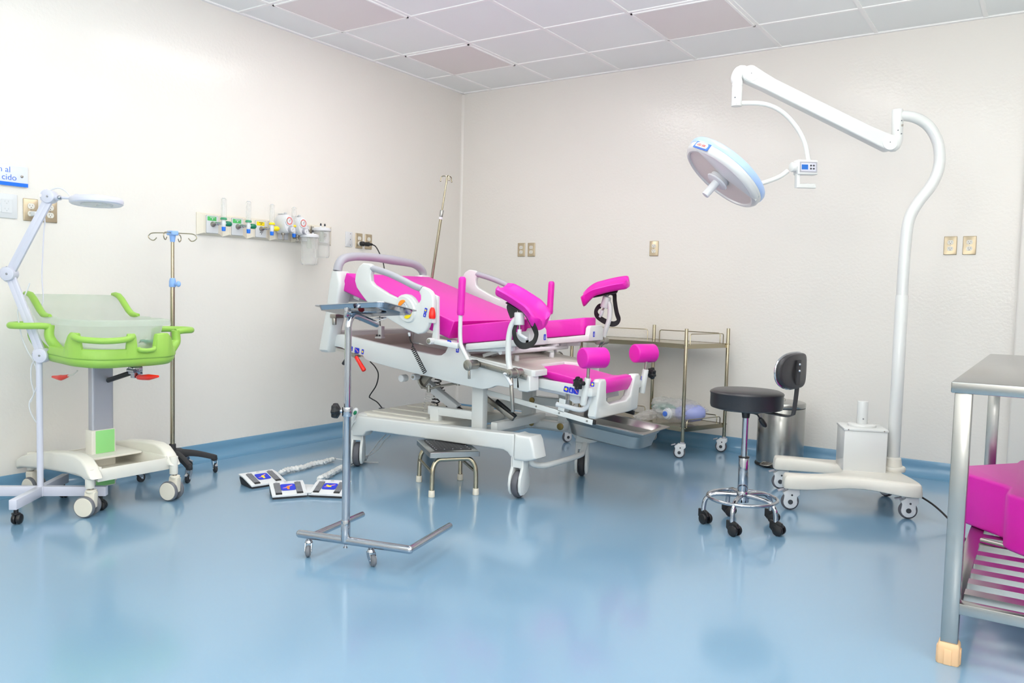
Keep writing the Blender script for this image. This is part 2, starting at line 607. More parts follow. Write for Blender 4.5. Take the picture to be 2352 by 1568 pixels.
t = thing('wall_sign', 'pale glossy sign with blue letters and blue bar, at the left edge', 'sign', (.004, -3.76, 1.625), PI/2, world=True)
s = MB()
s.box((.0075, -3.785, 1.6255), (.007, .297, .103), bev=.002)
obj('sign_sheet', s, 'sign', t)
obj('colour_bar', MB().box((.0118, -3.785, 1.583), (.0016, .297, .0185)), 'bar', t)
x = MB()
for txt, y, z in (('n al', -3.7185, 1.640), ('cido', -3.6905, 1.602)):
    x.text(txt, .0415, Matrix.Translation((.0112, y, z)) @ Matrix(((0, 0, 1), (1, 0, 0), (0, 1, 0))).to_4x4(), .0004, 'RIGHT')
obj('lettering', x, 'ink', t)
obj('standoff_screw', MB().cyl((.004, -3.666, 1.626), (.0165, -3.666, 1.626), .0068, bev=.002), 'satin', t)

# ------------------------------------------------------------------ medical gas strip with its flowmeters, regulators and jars
t = thing('gas_outlet_panel', 'long cream wall strip of medical gas outlets between drip stand and bed', 'gas panel', (.0, -2.08, 1.477), 0, world=True)
mods = [-2.654 + k*.1855 for k in range(7)]
s = MB()
for y0, y1 in zip(mods, mods[1:]):
    c = (y0 + y1) / 2
    s.loft([[(x, c + dy, 1.4765 + dz) for dy, dz in rect(.1855*w - .001, .137*h)] for x, w, h in ((.001, 1, 1), (.006, 1, 1), (.026, .62, .80))])
obj('housing', s, 'cream', t, ang=15)
plates = []
for i in range(6):
    c = (mods[i] + mods[i+1]) / 2 + .004
    p = MB()
    p.loft([[(x, c + dy, 1.4765 + dz) for dy, dz in rect(.086*w, .108*w, .006)] for x, w in ((.024, 1), (.0285, 1), (.0295, .985))])
    p.m(1)
    p.loft([[(x, c + dy, 1.4765 + dz) for dy, dz in rect(.0885, .1105, .006)] for x in (.0235, .0265)])
    p.m(2)
    if i < 4:
        p.box((.0298, c - .004, 1.512), (.0008, .064, .026), bev=.0003)
    p.m(3)
    for dz, w in ((.0225, .034), (-.017, .022), (-.0415, .024)):
        p.box((.0302 if dz > 0 else .0297, c + (.0 if dz > 0 else .002), 1.4965 + dz), (.0005, w, .0035))
    p.box((.0302, c, 1.5105), (.0005, .006, .009))
    p.box((.0297, c + .004, 1.446), (.0005, .005, .007))
    f = obj('outlet_plate', p, ['whiteb', 'dgrey', 'gtag' if i < 2 else 'yellow', 'whiteb' if i < 2 else 'inkd'], t)
    obj('socket', MB().cyl((.028, c + .002, 1.478), (.042, c + .002, 1.478), .017, .014, bev=.002), 'satin', f)
    plates.append(c)
def flowmeter(c, cap, knob, label):
    t = thing('flowmeter', label, 'flowmeter', (.118, c + .012, 1.482), 0, 'flowmeters on the gas strip')
    a = MB()
    a.cyl((-.082, 0, 0), (-.05, 0, 0), .011, bev=.002)
    a.cyl((-.05, 0, 0), (-.034, 0, 0), .0075)
    a.cyl((-.034, 0, 0), (-.012, 0, 0), .0095, bev=.0015)
    obj('wall_coupling', a, 'chrome', t)
    obj('body', MB().cyl((0, 0, -.022), (0, 0, .024), .0125, bev=.002).cyl((0, 0, 0), (0, .02, 0), .009), 'whiteb', t)
    obj('cap_ring', MB().cyl((0, 0, .022), (0, 0, .036), .0205, .0185, bev=.003), cap, t)
    g = MB()
    g.lathe([(.0165, .034), (.0165, .148), (.0125, .153), (.0125, .150), (.0145, .146), (.0145, .034)], seg=24)
    g.lathe([(.0055, .034), (.0075, .146), (.0062, .146), (.0042, .034)], seg=16)
    obj('flow_tube', g, 'clear', t)
    obj('top_cap', MB().cyl((0, 0, .151), (0, 0, .156), .011, bev=.001), 'lgrey', t)
    obj('hose_nut', MB().cyl((0, 0, -.02), (0, 0, -.047), .0125, .0115, bev=.002, seg=8), 'cobalt', t)
    k = MB()
    k.lathe([(0, .012), (.011, .013), (.0165, .022), (.0165, .046), (.011, .055), (0, .056)], axis=(0, 1, 0), seg=16)
    obj('flow_knob', k, knob, t)
    return t
for i, (cap, kn, l) in enumerate((('cgreen', 'knobg', 'flowmeter with green knob at the left end of the gas strip'),
                                 ('cgreen', 'knobg', 'second flowmeter with green knob, beside the yellow ones'),
                                 ('yellow', 'yellow', 'flowmeter with yellow knob beside the green knobbed flowmeters'),
                                 ('yellow', 'yellow', 'flowmeter with yellow knob beside the round vacuum gauges'))):
    flowmeter(plates[i] + .004, cap, kn, l)
def regulator(c, z, label):
    t = thing('vacuum_regulator', label, 'vacuum regulator', (.03, c, z), 0, 'vacuum regulators on the gas strip')
    b = MB()
    out = [(.043*math.cos(a), .062*math.sin(a)*(1.0 if math.sin(a) > 0 else 1.02)) for a in [2*PI*k/40 for k in range(40)]]
    b.loft([[(x, s*y, s*zz) for y, zz in out] for x, s in ((.02, .86), (.03, .97), (.045, 1), (.095, 1), (.118, .97), (.128, .86))])
    obj('housing', b, 'whiteb', t)
    d = MB()
    d.cyl((.124, -.002, .018), (.1335, -.002, .018), .0325, bev=.002, seg=40)
    d.m(1).lathe([(.019, 0), (.0245, 0), (.0245, .0006), (.019, .0006)], (.1334, -.002, .018), (1, 0, 0), 40)
    d.m(2)
    for a in range(-40, 15, 4):
        d.box((.1342, -.002 + .0218*math.sin(R(a-75)), .018 + .0218*math.cos(R(a-75))), (.0006, .004, .003), (R(-(a-75)), 0, 0))
    d.m(3)
    d.beam((.1345, -.002, .018), (.1345, .008, .03), .0014, .0008, (1, 0, 0))
    d.cyl((.1335, -.002, .018), (.1348, -.002, .018), .002, seg=10)
    obj('gauge', d, ['whiteb', 'redink', 'gtag', 'inkd'], t)
    k = MB()
    k.cyl((.12, .012, -.037), (.150, .012, -.037), .0225, .021, bev=.003, seg=28)
    k.m(1).cyl((.1485, .012, -.037), (.1512, .012, -.037), .0175, seg=28)
    k.m(2).box((.1515, .012, -.037), (.0006, .0015, .014), (R(-30), 0, 0))
    obj('dial_knob', k, ['grey', 'whiteb', 'inkd'], t)
    s = MB()
    s.box((.05, 0, .066), (.05, .02, .008), bev=.002)
    s.box((.085, .004, .069), (.016, .014, .012), bev=.002)
    obj('mode_switch', s, 'lgrey', t)
    h = MB()
    h.cyl((.075, -.005, -.06), (.075, -.005, -.074), .0125, bev=.002)
    h.lathe([(.006, 0), (.0075, -.008), (.0055, -.010), (.0075, -.018), (.0055, -.02), (.0075, -.028), (.0045, -.036), (0, -.036)], (.075, -.005, -.074))
    obj('hose_barb', h, 'satin', t)
    obj('wall_coupling', MB().cyl((-.012, 0, -.012), (.024, 0, -.012), .015, bev=.002), 'satin', t)
    return t

rg = [(-2.061, 1.5199), (-1.9413, 1.5152)]
regulator(rg[0][0], rg[0][1], 'round white vacuum gauge beside the yellow knobbed flowmeters')
regulator(rg[1][0], rg[1][1], 'round white vacuum gauge beside the clear suction jars')
def jar(y, z, x, label):
    t = thing('suction_jar', label, 'jar', (x, y, z), 0, 'clear suction jars on the gas strip')
    j = MB()
    j.lathe([(0, -.2), (.047, -.2), (.0535, -.194), (.0555, -.18), (.0585, -.02), (.0605, -.004), (.0605, 0), (.0575, 0), (.0562, -.02), (.0532, -.18), (.051, -.19), (.045, -.1965), (0, -.1965)], seg=40)
    obj('jar_cup', j, 'clear', t)
    l = MB()
    l.lathe([(0, .012), (.045, .012), (.058, .007), (.064, .002), (.064, -.012), (.0615, -.014), (.0615, -.001), (0, .004)], seg=40)
    l.box((-.062, 0, -.004), (.03, .034, .034), bev=.004)
    obj('lid', l, 'whiteb', t)
    for dy in (-.018, .02):
        n = MB().cyl((0.01, dy, .01), (0.01, dy, .024), .006, bev=.001)
        n.m(1).lathe([(0, .018), (.0048, .017), (.0065, .008), (.0065, 0)], (0.01, dy, .022), seg=14)
        obj('nozzle', n, ['whiteb', 'inkd'], t)
    obj('float_tube', MB().cyl((0.0, 0, -.088), (0.0, 0, -.002), .017, .0155, bev=.003), 'tub', t)
    b = MB()
    b.box((-x/2 - .035, -.018, -.01), (max(.02, x - .08), .018, .02), bev=.003)
    b.cyl((-.075, -.018, -.03), (-.075, -.018, .02), .009)
    obj('bracket', b, 'satin', t)
jc = [(-1.8759, 1.4545), (-1.7296, 1.5105)]
jar(jc[0][0], jc[0][1], .15, 'clear suction jar hanging lower, beside the vacuum gauges')
jar(jc[1][0], jc[1][1], .11, 'clear suction jar hanging higher, at the right end of the gas strip')

# plugs and their cords
t = thing('white_plug', 'white plug in steel outlet with thin white cord running down', 'plug', (.0, -3.612, 1.443), world=True)
obj('plug_body', MB().loft([[(x, -3.612 + y, 1.443 + z) for y, z in rect(w, h, .004)] for x, w, h in ((.009, .024, .024), (.03, .026, .024), (.045, .018, .02))]).box((.043, -3.603, 1.438), (.014, .03, .016), bev=.004), 'whiteb', t)
obj('cord', MB().tube([(.043, -3.59, 1.437), (.046, -3.575, 1.43), (.046, -3.572, 1.40), (.042, -3.575, 1.36), (.06, -3.59, 1.25), (.14, -3.635, 1.12), (.2, -3.66, 1.0), (.2, -3.69, .92), (.235, -3.70, .87), (.25, -3.74, .84)], .0032, 8, sub=6), 'lilac', t)
t = thing('black_plug', 'thick black plug in steel outlet above the bed headboard', 'plug', (.0, -1.255, 1.443), world=True)
p = MB()
p.cyl((.009, -1.255, 1.4425), (.02, -1.255, 1.4425), .0185)
p.m(1)
p.lathe([(0, .018), (.0165, .018), (.0185, .024), (.0185, .045), (.0145, .05), (.0145, .058), (.0165, .062), (.0165, .09), (.010, .10), (.008, .118), (0, .118)], (0, -1.255, 1.4425), (1, .25, -.06), 24)
obj('plug_body', p, ['ivory', 'black'], t)
obj('cord', MB().tube([(.112, -1.226, 1.436), (.14, -1.215, 1.42), (.17, -1.205, 1.37), (.2, -1.195, 1.30), (.22, -1.20, 1.2), (.24, -1.24, 1.05), (.30, -1.33, .9), (.36, -1.38, .80)], .0045, 8, sub=6), 'mesh', t)

# ------------------------------------------------------------------ delivery bed: long axis along x, centre line y = YC
YC = -1.76
bed = thing('delivery_bed', 'large white delivery bed with magenta cushions and padded leg supports', 'hospital bed', (1.45, YC, 0), 0, world=True)
def mir(pts):
    return [(p[0], 2*YC - p[1], p[2]) for p in pts]
def my(y, far):
    return 2*YC - y if far else y
NY, FY = -2.135, 2*YC + 2.135

# --- chassis
prof = [(0.8087, 0.2785), (0.8155, 0.3202), (0.8866, 0.3196), (0.9965, 0.3233), (2.0543, 0.346), (2.0526, 0.2198), (2.0299, 0.2239), (2.0123, 0.2429), (1.9835, 0.2534), (1.0054, 0.2413), (0.9693, 0.2317), (0.9442, 0.2031), (0.818, 0.1879)]
foot = [(2.057, 0.3503), (2.0823, 0.344), (2.1568, 0.3459), (2.1712, 0.3221), (2.1932, 0.232), (2.1799, 0.2232), (2.1282, 0.209), (2.053, 0.208)]
b = MB()
for far in (0, 1):
    y0, y1 = my(-2.15, far), my(-2.075, far)
    b.prism(prof, 'y', min(y0, y1), max(y0, y1), bev=.010, seg=3)
    y0, y1 = my(-2.155, far), my(-2.035, far)
    b.prism(foot, 'y', min(y0, y1), max(y0, y1), bev=.014, seg=3)
b.box((.895, YC, .29), (.08, .72, .09), bev=.02)
b.box((1.68, YC, .285), (.07, .62, .06), bev=.008)
obj('chassis', b, 'white', bed)
c = MB()
c.prism(rect(.66, .68, .06, 6, 1.19, YC), 'z', .285, .338, bev=.012, seg=3)
for k in range(4):
    c.box((1.12, YC - .24 + .16*k, .339), (.44, .05, .010), bev=.004)
c.m(1).box((.98, YC + .09, .3385), (.11, .022, .002))
obj('chassis_cover', c, ['ivory', 'dgrey'], bed)
u = MB()
tp = [(2.1063, -2.06, 0.2106), (2.1155, -2.06, 0.1834)] + [(2.135, -2.0, .165), (2.16, -1.9, .165), (2.16, -1.62, .165), (2.135, -1.53, .175)] + mir([(2.1145, -2.06, 0.2165)])
u.tube(tp, .0165, 14, sub=5)
obj('foot_pedal_bar', u, 'white', bed)

# --- castors
def bed_castor(x, y, rz, tyre2):
    m4 = Matrix.Translation((x, y, 0)) @ Matrix.Rotation(rz, 4, 'Z')
    f = MB()
    out = [(-.052, .06), (-.052, .1), (-.03, .175), (-.03, .228), (.034, .228), (.034, .17), (.06, .12), (.066, .08), (.06, .045), (.04, .022), (.015, .02), (-.02, .03)]
    for sg in (-1, 1):
        f.prism(out, 'y', sg*.030 - .009, sg*.030 + .009, bev=.006, seg=2, mat4=m4)
    f.prism([(-.03, .168), (-.03, .228), (.034, .228), (.034, .168)], 'y', -.03, .03, mat4=m4)
    o = obj('castor', f, 'white', bed)
    w = MB()
    pr = [(0, -.019), (.05, -.019), (.052, -.0195), (.0685, -.017), (.075, -.008), (.075, .008), (.0685, .017), (.052, .0195), (0, .019)]
    t = MB()
    t.lathe(pr, (0, 0, 0), (0, 1, 0), 40)
    t.bm.transform(m4 @ Matrix.Translation((.0, 0, .0755)))
    obj('wheel', t, tyre2, o)
for x, y, rz, ty in ((.862, -2.105, R(-58), 'tyre'), (2.07, -2.11, R(-84), 'tyre'), (2.075, -1.425, R(-68), 'rubber'), (.862, -1.415, R(-40), 'tyre')):
    bed_castor(x, y, rz, ty)
p = MB()
bp = [(0.8156, -2.17, 0.2037), (0.8663, -2.17, 0.2907), (0.9022, -2.17, 0.3537)]
p.tube(bp, [.012, .016, .012], 12, prof=[(-.8, -1), (.8, -1), (1.1, 0), (.8, 1), (-.8, 1), (-1.1, 0)], up=(0, 1, 0))
p.cyl((bp[1][0], -2.19, bp[1][2]), (bp[1][0] + .005, -2.09, bp[1][2]), .016, bev=.003)
pb = obj('brake_pedal', p, 'white', bed)
obj('pedal_cap', MB().ball(bp[2], (.024, .014, .018), (0, R(-55), 0)), 'whiteb', pb)
obj('pedal_mark', MB().ball(V(bp[2]) + V((.004, -.008, -.008)), (.017, .012, .010), (0, R(-55), 0)), 'dgreen', pb)
obj('pedal_mark', MB().ball(bp[0], (.019, .012, .012), (0, R(-55), 0)), 'dred', pb)

# --- lifting linkage
for far in (0, 1):
    l = MB()
    yy = my(-2.02, far)
    a = [(1.6886, 0.5692), (1.768, 0.576), (1.776, 0.3038), (1.6964, 0.2943)]
    cx, w = (a[0][0] + a[1][0]) / 2, a[1][0] - a[0][0]
    l.box((cx, yy, .455), (w, .05, .37), bev=.006)
    s2 = [(1.3823, 0.3769), (1.4483, 0.3838)]
    l.box(((s2[0][0] + s2[1][0]) / 2, yy, .345), (s2[1][0] - s2[0][0], .05, .13), bev=.005)
    l.box(((s2[0][0] + a[0][0]) / 2, yy, .395), (a[0][0] - s2[0][0] + .04, .04, .05), bev=.005)
    obj('lift_post', l, 'white', bed)
l = MB()
l.beam((1.83, -2.02, .345), (1.83, -1.5, .345), .045, .05, bev=.005)
l.beam((1.83, -2.02, .60), (1.83, -1.5, .60), .035, .035, bev=.004)
l.beam((1.99, -1.52, .28), (1.99, -1.52, .64), .05, .055, bev=.005)
l.beam((1.80, -1.54, .45), (2.02, -1.54, .45), .07, .05, bev=.01)
l.beam((1.80, -1.54, .31), (2.02, -1.54, .31), .06, .045, bev=.01)
obj('scissor_frame', l, 'white', bed)
for z in (.45, .31):
  for q in (0, 1):
    k = MB()
    if q: k.cyl((2.0, -1.565, z), (2.0, -1.58, z), .021, bev=.004)
    else: k.cyl((1.80, -1.575, z), (1.80, -1.585, z), .018, bev=.004)
    obj('pivot_bolt', k, 'bolt', bed)
ac = [(1.1937, -1.86, 0.5303), (1.4502, -1.86, 0.3929), (1.5436, -1.86, 0.3499)]
a = MB()
a.beam(ac[0], ac[1], .05, .05, (0, 1, 0), bev=.006)
ap = obj('actuator', a, 'shade', bed)
obj('actuator_rod', MB().cyl(ac[1], ac[2], .016), 'black', ap)
gs = [(1.6922, -1.92, 0.4902), (1.8966, -1.92, 0.3849), (1.7642, -1.92, 0.4641), (1.8965, -1.92, 0.3874)]
a = MB()
a.beam(gs[0], gs[1], .028, .02, (0, 1, 0), bev=.003)
gp = obj('gas_strut', a, 'satin', bed)
obj('strut_cylinder', MB().cyl(V(gs[2]) + V((.012, 0, .014)), V(gs[3]) + V((.012, 0, .014)), .011), 'black', gp)
sw = [(1.2417, -2, 0.5875), (1.2704, -2, 0.5319), (1.3353, -2, 0.5165), (1.4182, -2, 0.5393), (1.554, -2, 0.5663)]
a = MB().tube(sw, .007, 10, sub=5)
a.cyl(V(sw[2]) + V((0, 0, -.02)), V(sw[2]) + V((0, 0, .02)), .012)
a.cyl(V(sw[4]) + V((0, 0, -.012)), V(sw[4]) + V((0, 0, .012)), .012)
a.prism([(1.2521, 0.5869), (1.3339, 0.5829), (1.2877, 0.5317), (1.2677, 0.5089), (1.2394, 0.5435)], 'y', -1.99, -1.96)
obj('release_linkage', a, 'satin', bed)
rl = [(1.1555, -2.02, 0.5662), (1.2521, -2.02, 0.5819)]
obj('guide_roller', MB().cyl(V(rl[0]) + V((0, -.03, 0)), V(rl[0]) + V((0, .02, 0)), .022, bev=.005), 'whiteb', bed)
obj('guide_roller', MB().cyl(V(rl[1]) + V((0, -.03, 0)), V(rl[1]) + V((0, .02, 0)), .019, bev=.005).m(1).cyl(V(rl[1]) + V((0, -.034, 0)), V(rl[1]) + V((0, -.02, 0)), .008), ['whiteb', 'satin'], bed)

# --- main tilted frame: side panels, pan and seat platform
side = [(0.5979, 0.8008), (0.7483, 0.8165), (0.9165, 0.7956), (1.0537, 0.7793), (1.2553, 0.7598), (1.4446, 0.7397), (1.5122, 0.7341), (1.5439, 0.7373), (1.5718, 0.754), (1.5868, 0.7796), (1.6018, 0.8026), (1.6264, 0.8114), (1.6726, 0.8127), (1.6941, 0.8054), (1.7099, 0.7845), (1.7353, 0.7424), (2.0697, 0.6899), (2.0838, 0.5932), (2.0533, 0.5905), (2.0027, 0.5932), (1.9455, 0.5977), (1.9198, 0.5931), (1.8883, 0.5796), (1.8387, 0.5693), (1.8002, 0.5707), (1.6294, 0.5861), (1.4835, 0.6058), (1.3225, 0.621), (1.1794, 0.6386), (0.9773, 0.6663), (0.9517, 0.6752), (0.9331, 0.6953), (0.8742, 0.6982), (0.746, 0.7336), (0.591, 0.7451)]
f = MB()
for far in (0, 1):
    y0, y1 = my(-2.15, far), my(-2.115, far)
    f.prism(side, 'y', min(y0, y1), max(y0, y1), bev=.006, seg=2)
obj('side_panel', f, 'white', bed)
t = MB()
t.prism([(.62, .735), (1.66, .632), (1.66, .612), (.62, .715)], 'y', FY, NY)
t.box((.66, YC, .755), (.05, .76, .10), (0, R(5.8), 0), bev=.015)
obj('frame_pan', t, 'beige', bed)
def tiltz(x): return .742 - (x - 1.761) * .119
lobes = [(1.69, -.37), (2.14, -.37), (2.155, -.355), (2.155, -.235), (2.145, -.225), (2.05, -.13), (2.05, .13), (2.145, .225), (2.155, .235), (2.155, .355), (2.14, .37), (1.69, .37)]
t = MB()
t.prism([(x, YC + v) for x, v in lobes], 'z', -.036, 0, bev=.006, seg=3)
t.bm.transform(Matrix(((1, 0, 0, 0), (0, 1, 0, 0), (-.119, 0, 1, .742 + 1.761*.119), (0, 0, 0, 1))))
t.m(0)
for v in t.bm.faces:
    v.material_index = 1 if v.normal.z > .9 else 0
t.bm.normal_update()
for v in t.bm.faces:
    v.material_index = 1 if v.normal.z > .9 else 0
obj('seat_platform', t, ['white', 'beige'], bed)
for v in (-.2, .18):
    t = MB()
    t.cyl((1.93, YC + v, tiltz(1.93) - .002), (1.932, YC + v, tiltz(1.93) + .03), .0155, .014, bev=.004)
    obj('stop_peg', t, 'whiteb', bed)
t = MB()
for far in (0, 1):
    y0, y1 = my(-2.15, far), my(-2.06, far)
    t.prism([(2.0564, 0.6702), (2.1448, 0.6632), (2.1472, 0.5872), (2.1256, 0.5784), (2.0759, 0.5797), (2.0587, 0.5957)], 'y', min(y0, y1), max(y0, y1), bev=.008, seg=3)
t.box((2.06, YC, .62), (.10, .62, .03), (0, R(6.8), 0), bev=.006)
obj('front_block', t, 'white', bed)
for far in (0, 1):
    rr = [(1.7713, -2.165, 0.7154), (2.1347, -2.165, 0.6581)]
    if far: rr = mir(rr)
    r_ = MB().beam(rr[0], rr[1], .028, .009, (0, 1, 0), bev=.002)
    for q in (.28, .55, .94):
        p0 = V(rr[0]).lerp(V(rr[1]), q)
        sg = 1 if far else -1
        r_.cyl(p0 + V((0, -sg*.03, 0)), p0 + V((0, sg*.007, 0)), .006, seg=12)
    obj('accessory_rail', r_, 'satin', bed)

# --- hinged red and black levers near the head
lv = [(0.8273, -2.15, 0.6976), (0.8867, -2.15, 0.696), (0.9653, -2.15, 0.6056), (0.7684, -2.15, 0.6315)]
h = MB()
h.beam(V(lv[0]), V(lv[1]), .03, .02, bev=.004)
h.cyl(V(lv[0]) + V((0, -.03, 0)), V(lv[0]) + V((0, .03, 0)), .013)
h.cyl(V(lv[1]) + V((0, -.03, 0)), V(lv[1]) + V((0, .03, 0)), .014)
hb = obj('release_lever', h, 'satin', bed)
obj('lever_grip', MB().cyl(V(lv[1]) + V((.005, -.015, -.008)), V(lv[2]) + V((0, -.015, 0)), .0115, .014, bev=.006), 'red', hb)
obj('lever_grip', MB().cyl(V(lv[0]), V(lv[3]), .011, .011, bev=.004), 'rubber', hb)

# --- headboard: two posts, a panel between them and the grey hand loop
hp = [(.768, 1.19), (.735, 1.215), (.700, 1.206), (.672, 1.0), (.632, .735), (.66, .722), (.705, .74), (.735, .95)]
f = MB()
for far in (0, 1):
    ya, yb = my(-2.20, far), my(-2.095, far)
    rings = []
    for z, x0, x1, w0, w1 in ((.700, .60, .675, -2.185, -2.12), (.715, .595, .685, -2.20, -2.105), (.95, .655, .745, -2.205, -2.10), (1.06, .675, .775, -2.205, -2.085), (1.13, .687, .79, -2.205, -2.06), (1.205, .700, .765, -2.20, -2.10)):
        ring = [(p[0], p[1], z) for p in rect(x1 - x0, w1 - w0, .022, 4, (x0 + x1)/2, (w0 + w1)/2)]
        rings.append(mir(ring) if far else ring)
    f.loft(rings)
f.box((.715, YC, 1.08), (.04, .74, .13), (0, R(6), 0), bev=.02)
f.box((.66, YC, .80), (.035, .70, .07), (0, R(6), 0), bev=.015)
hbd = obj('headboard', f, 'white', bed)
pth = [(0.735, -2.1753, 1.2065), (0.735, -2.165, 1.2443), (0.735, -2.14, 1.2749), (0.735, -2.0958, 1.2919), (0.735, -2.0282, 1.3021), (0.735, -1.9315, 1.3056), (0.735, -1.8111, 1.3033), (0.735, -1.686, 1.2965), (0.735, -1.5557, 1.288), (0.735, -1.4658, 1.2786), (0.735, -1.4057, 1.2587), (0.735, -1.3676, 1.2268), (0.735, -1.3619, 1.1937)]
gl = MB().tube(pth, [.028, .027, .028, .027, .026, .026, .027, .030, .027, .026, .027, .027, .025], 16, sub=4)
obj('hand_loop', gl, 'grey', hbd)
skt = [(0.7393, -2.2, 0.9227), (0.7401, -2.2, 0.8745)]
a = MB()
a.cyl(V(skt[0]), V(skt[1]) , .014, .013, bev=.003)
a.box(V(skt[0]) + V((0, .02, .006)), (.05, .07, .024), bev=.004)
obj('pole_socket', a, 'satin', hbd)

# --- cushions
f = MB().prism([(.80, 1.115), (1.60, .865), (1.60, .835), (.80, 1.085)], 'y', YC - .38, YC + .38, bev=.01)
f.box((1.63, YC, .80), (.06, .78, .05), (0, R(5), 0), bev=.01)
f.box((.835, YC, 1.06), (.06, .7, .06), (0, R(16), 0), bev=.012)
obj('backrest_frame', f, 'white', bed)
bk = [(0.796, 1.1939), (0.7602, 1.1001), (0.7793, 1.0817), (1.6037, 0.8358), (1.6474, 0.9327)]
obj('backrest_cushion', MB().prism(bk, 'y', YC - .405, YC + .405, bev=.011, seg=3), 'pink', bed)
def shear(mb, x0, z0, k):
    mb.bm.transform(Matrix(((1, 0, 0, 0), (0, 1, 0, 0), (k, 0, 1, z0 - k*x0), (0, 0, 0, 1))))
    return mb
SK = .124
half = [(1.672, .405), (2.085, .405), (2.105, .395), (2.115, .375), (2.115, .265), (2.105, .245), (2.085, .235), (1.99, .215), (1.91, .165), (1.87, .09), (1.862, 0)]
pl = [(x, YC - v) for x, v in half] + [(x, YC + v) for x, v in reversed(half[:-1])]
obj('seat_cushion', shear(MB().prism(pl, 'z', 0, .102, bev=.010, seg=3), 1.70, .812, SK), 'pink', bed, ang=50)
half = [(1.735, .412), (2.15, .412), (2.15, .232), (2.0, .222), (1.9, .17), (1.85, .1), (1.84, 0)]
pl = [(x, YC - v) for x, v in half] + [(x, YC + v) for x, v in reversed(half[:-1])]
t = MB().prism(pl, 'z', -.040, -.002, bev=.008, seg=2)
for sg in (-1, 1):
    lip = [(.232, -.03), (.412, -.03), (.412, .03), (.395, .052), (.26, .052), (.245, .04)]
    t.prism([(YC + sg*a, c) for a, c in lip], 'x', 2.119, 2.152, bev=.008, seg=2)
    t.box((2.10, YC + sg*.406, .012), (.08, .016, .05), bev=.005)
shear(t, 1.70, .812, SK)
obj('seat_frame', t, 'white', bed)
t = MB()
t.beam((1.66, YC - .36, .775), (2.02, YC - .36, .80), .025, .03, (0, 1, 0), bev=.004)
t.beam((1.66, YC + .36, .775), (2.02, YC + .36, .80), .025, .03, (0, 1, 0), bev=.004)
for v in (-.3, -.22, .22, .3):
    t.beam((1.78, YC + v, .745), (1.95, YC + v, .80), .02, .03, (0, 1, 0), bev=.003)
t.cyl((1.93, YC - .36, .775), (1.93, YC + .36, .775), .012)
t.m(1).ball((1.95, YC - .30, .768), .017)
t.cyl((1.905, YC - .34, .785), (1.905, YC - .26, .785), .013)
obj('seat_tilt_link', t, ['whiteb', 'chrome'], bed)

# --- side rails with control panels
srp = [(1.1279, 1.2381), (1.1001, 1.2481), (1.0584, 1.2506), (1.0238, 1.2302), (0.9998, 1.1894), (0.9936, 1.1459), (1.0085, 1.1078), (1.0445, 1.0702), (1.0907, 1.0282), (1.2122, 0.954), (1.3958, 0.8798), (1.4347, 0.8694), (1.4828, 0.8572), (1.5173, 0.8637), (1.5389, 0.8792), (1.5538, 0.904), (1.5596, 0.9211), (1.5905, 0.9224), (1.5904, 1.0466), (1.5835, 1.0774), (1.5675, 1.0986), (1.5424, 1.1124), (1.5109, 1.1215), (1.4864, 1.0945), (1.4996, 1.0707), (1.5002, 1.049), (1.488, 1.0318), (1.4724, 1.0241), (1.4593, 1.0407), (1.4397, 1.0596), (1.4138, 1.0736), (1.3847, 1.0778), (1.3556, 1.0722), (1.3362, 1.062), (1.3266, 1.0519), (1.2499, 1.0773), (1.1439, 1.1252), (1.1229, 1.1451), (1.1187, 1.1828), (1.1252, 1.2004)]
grip = [(1.1179, -2.27, 1.2205), (1.1558, -2.27, 1.2132), (1.2541, -2.27, 1.1889), (1.3536, -2.27, 1.1555), (1.4349, -2.27, 1.125), (1.4987, -2.27, 1.1068)]
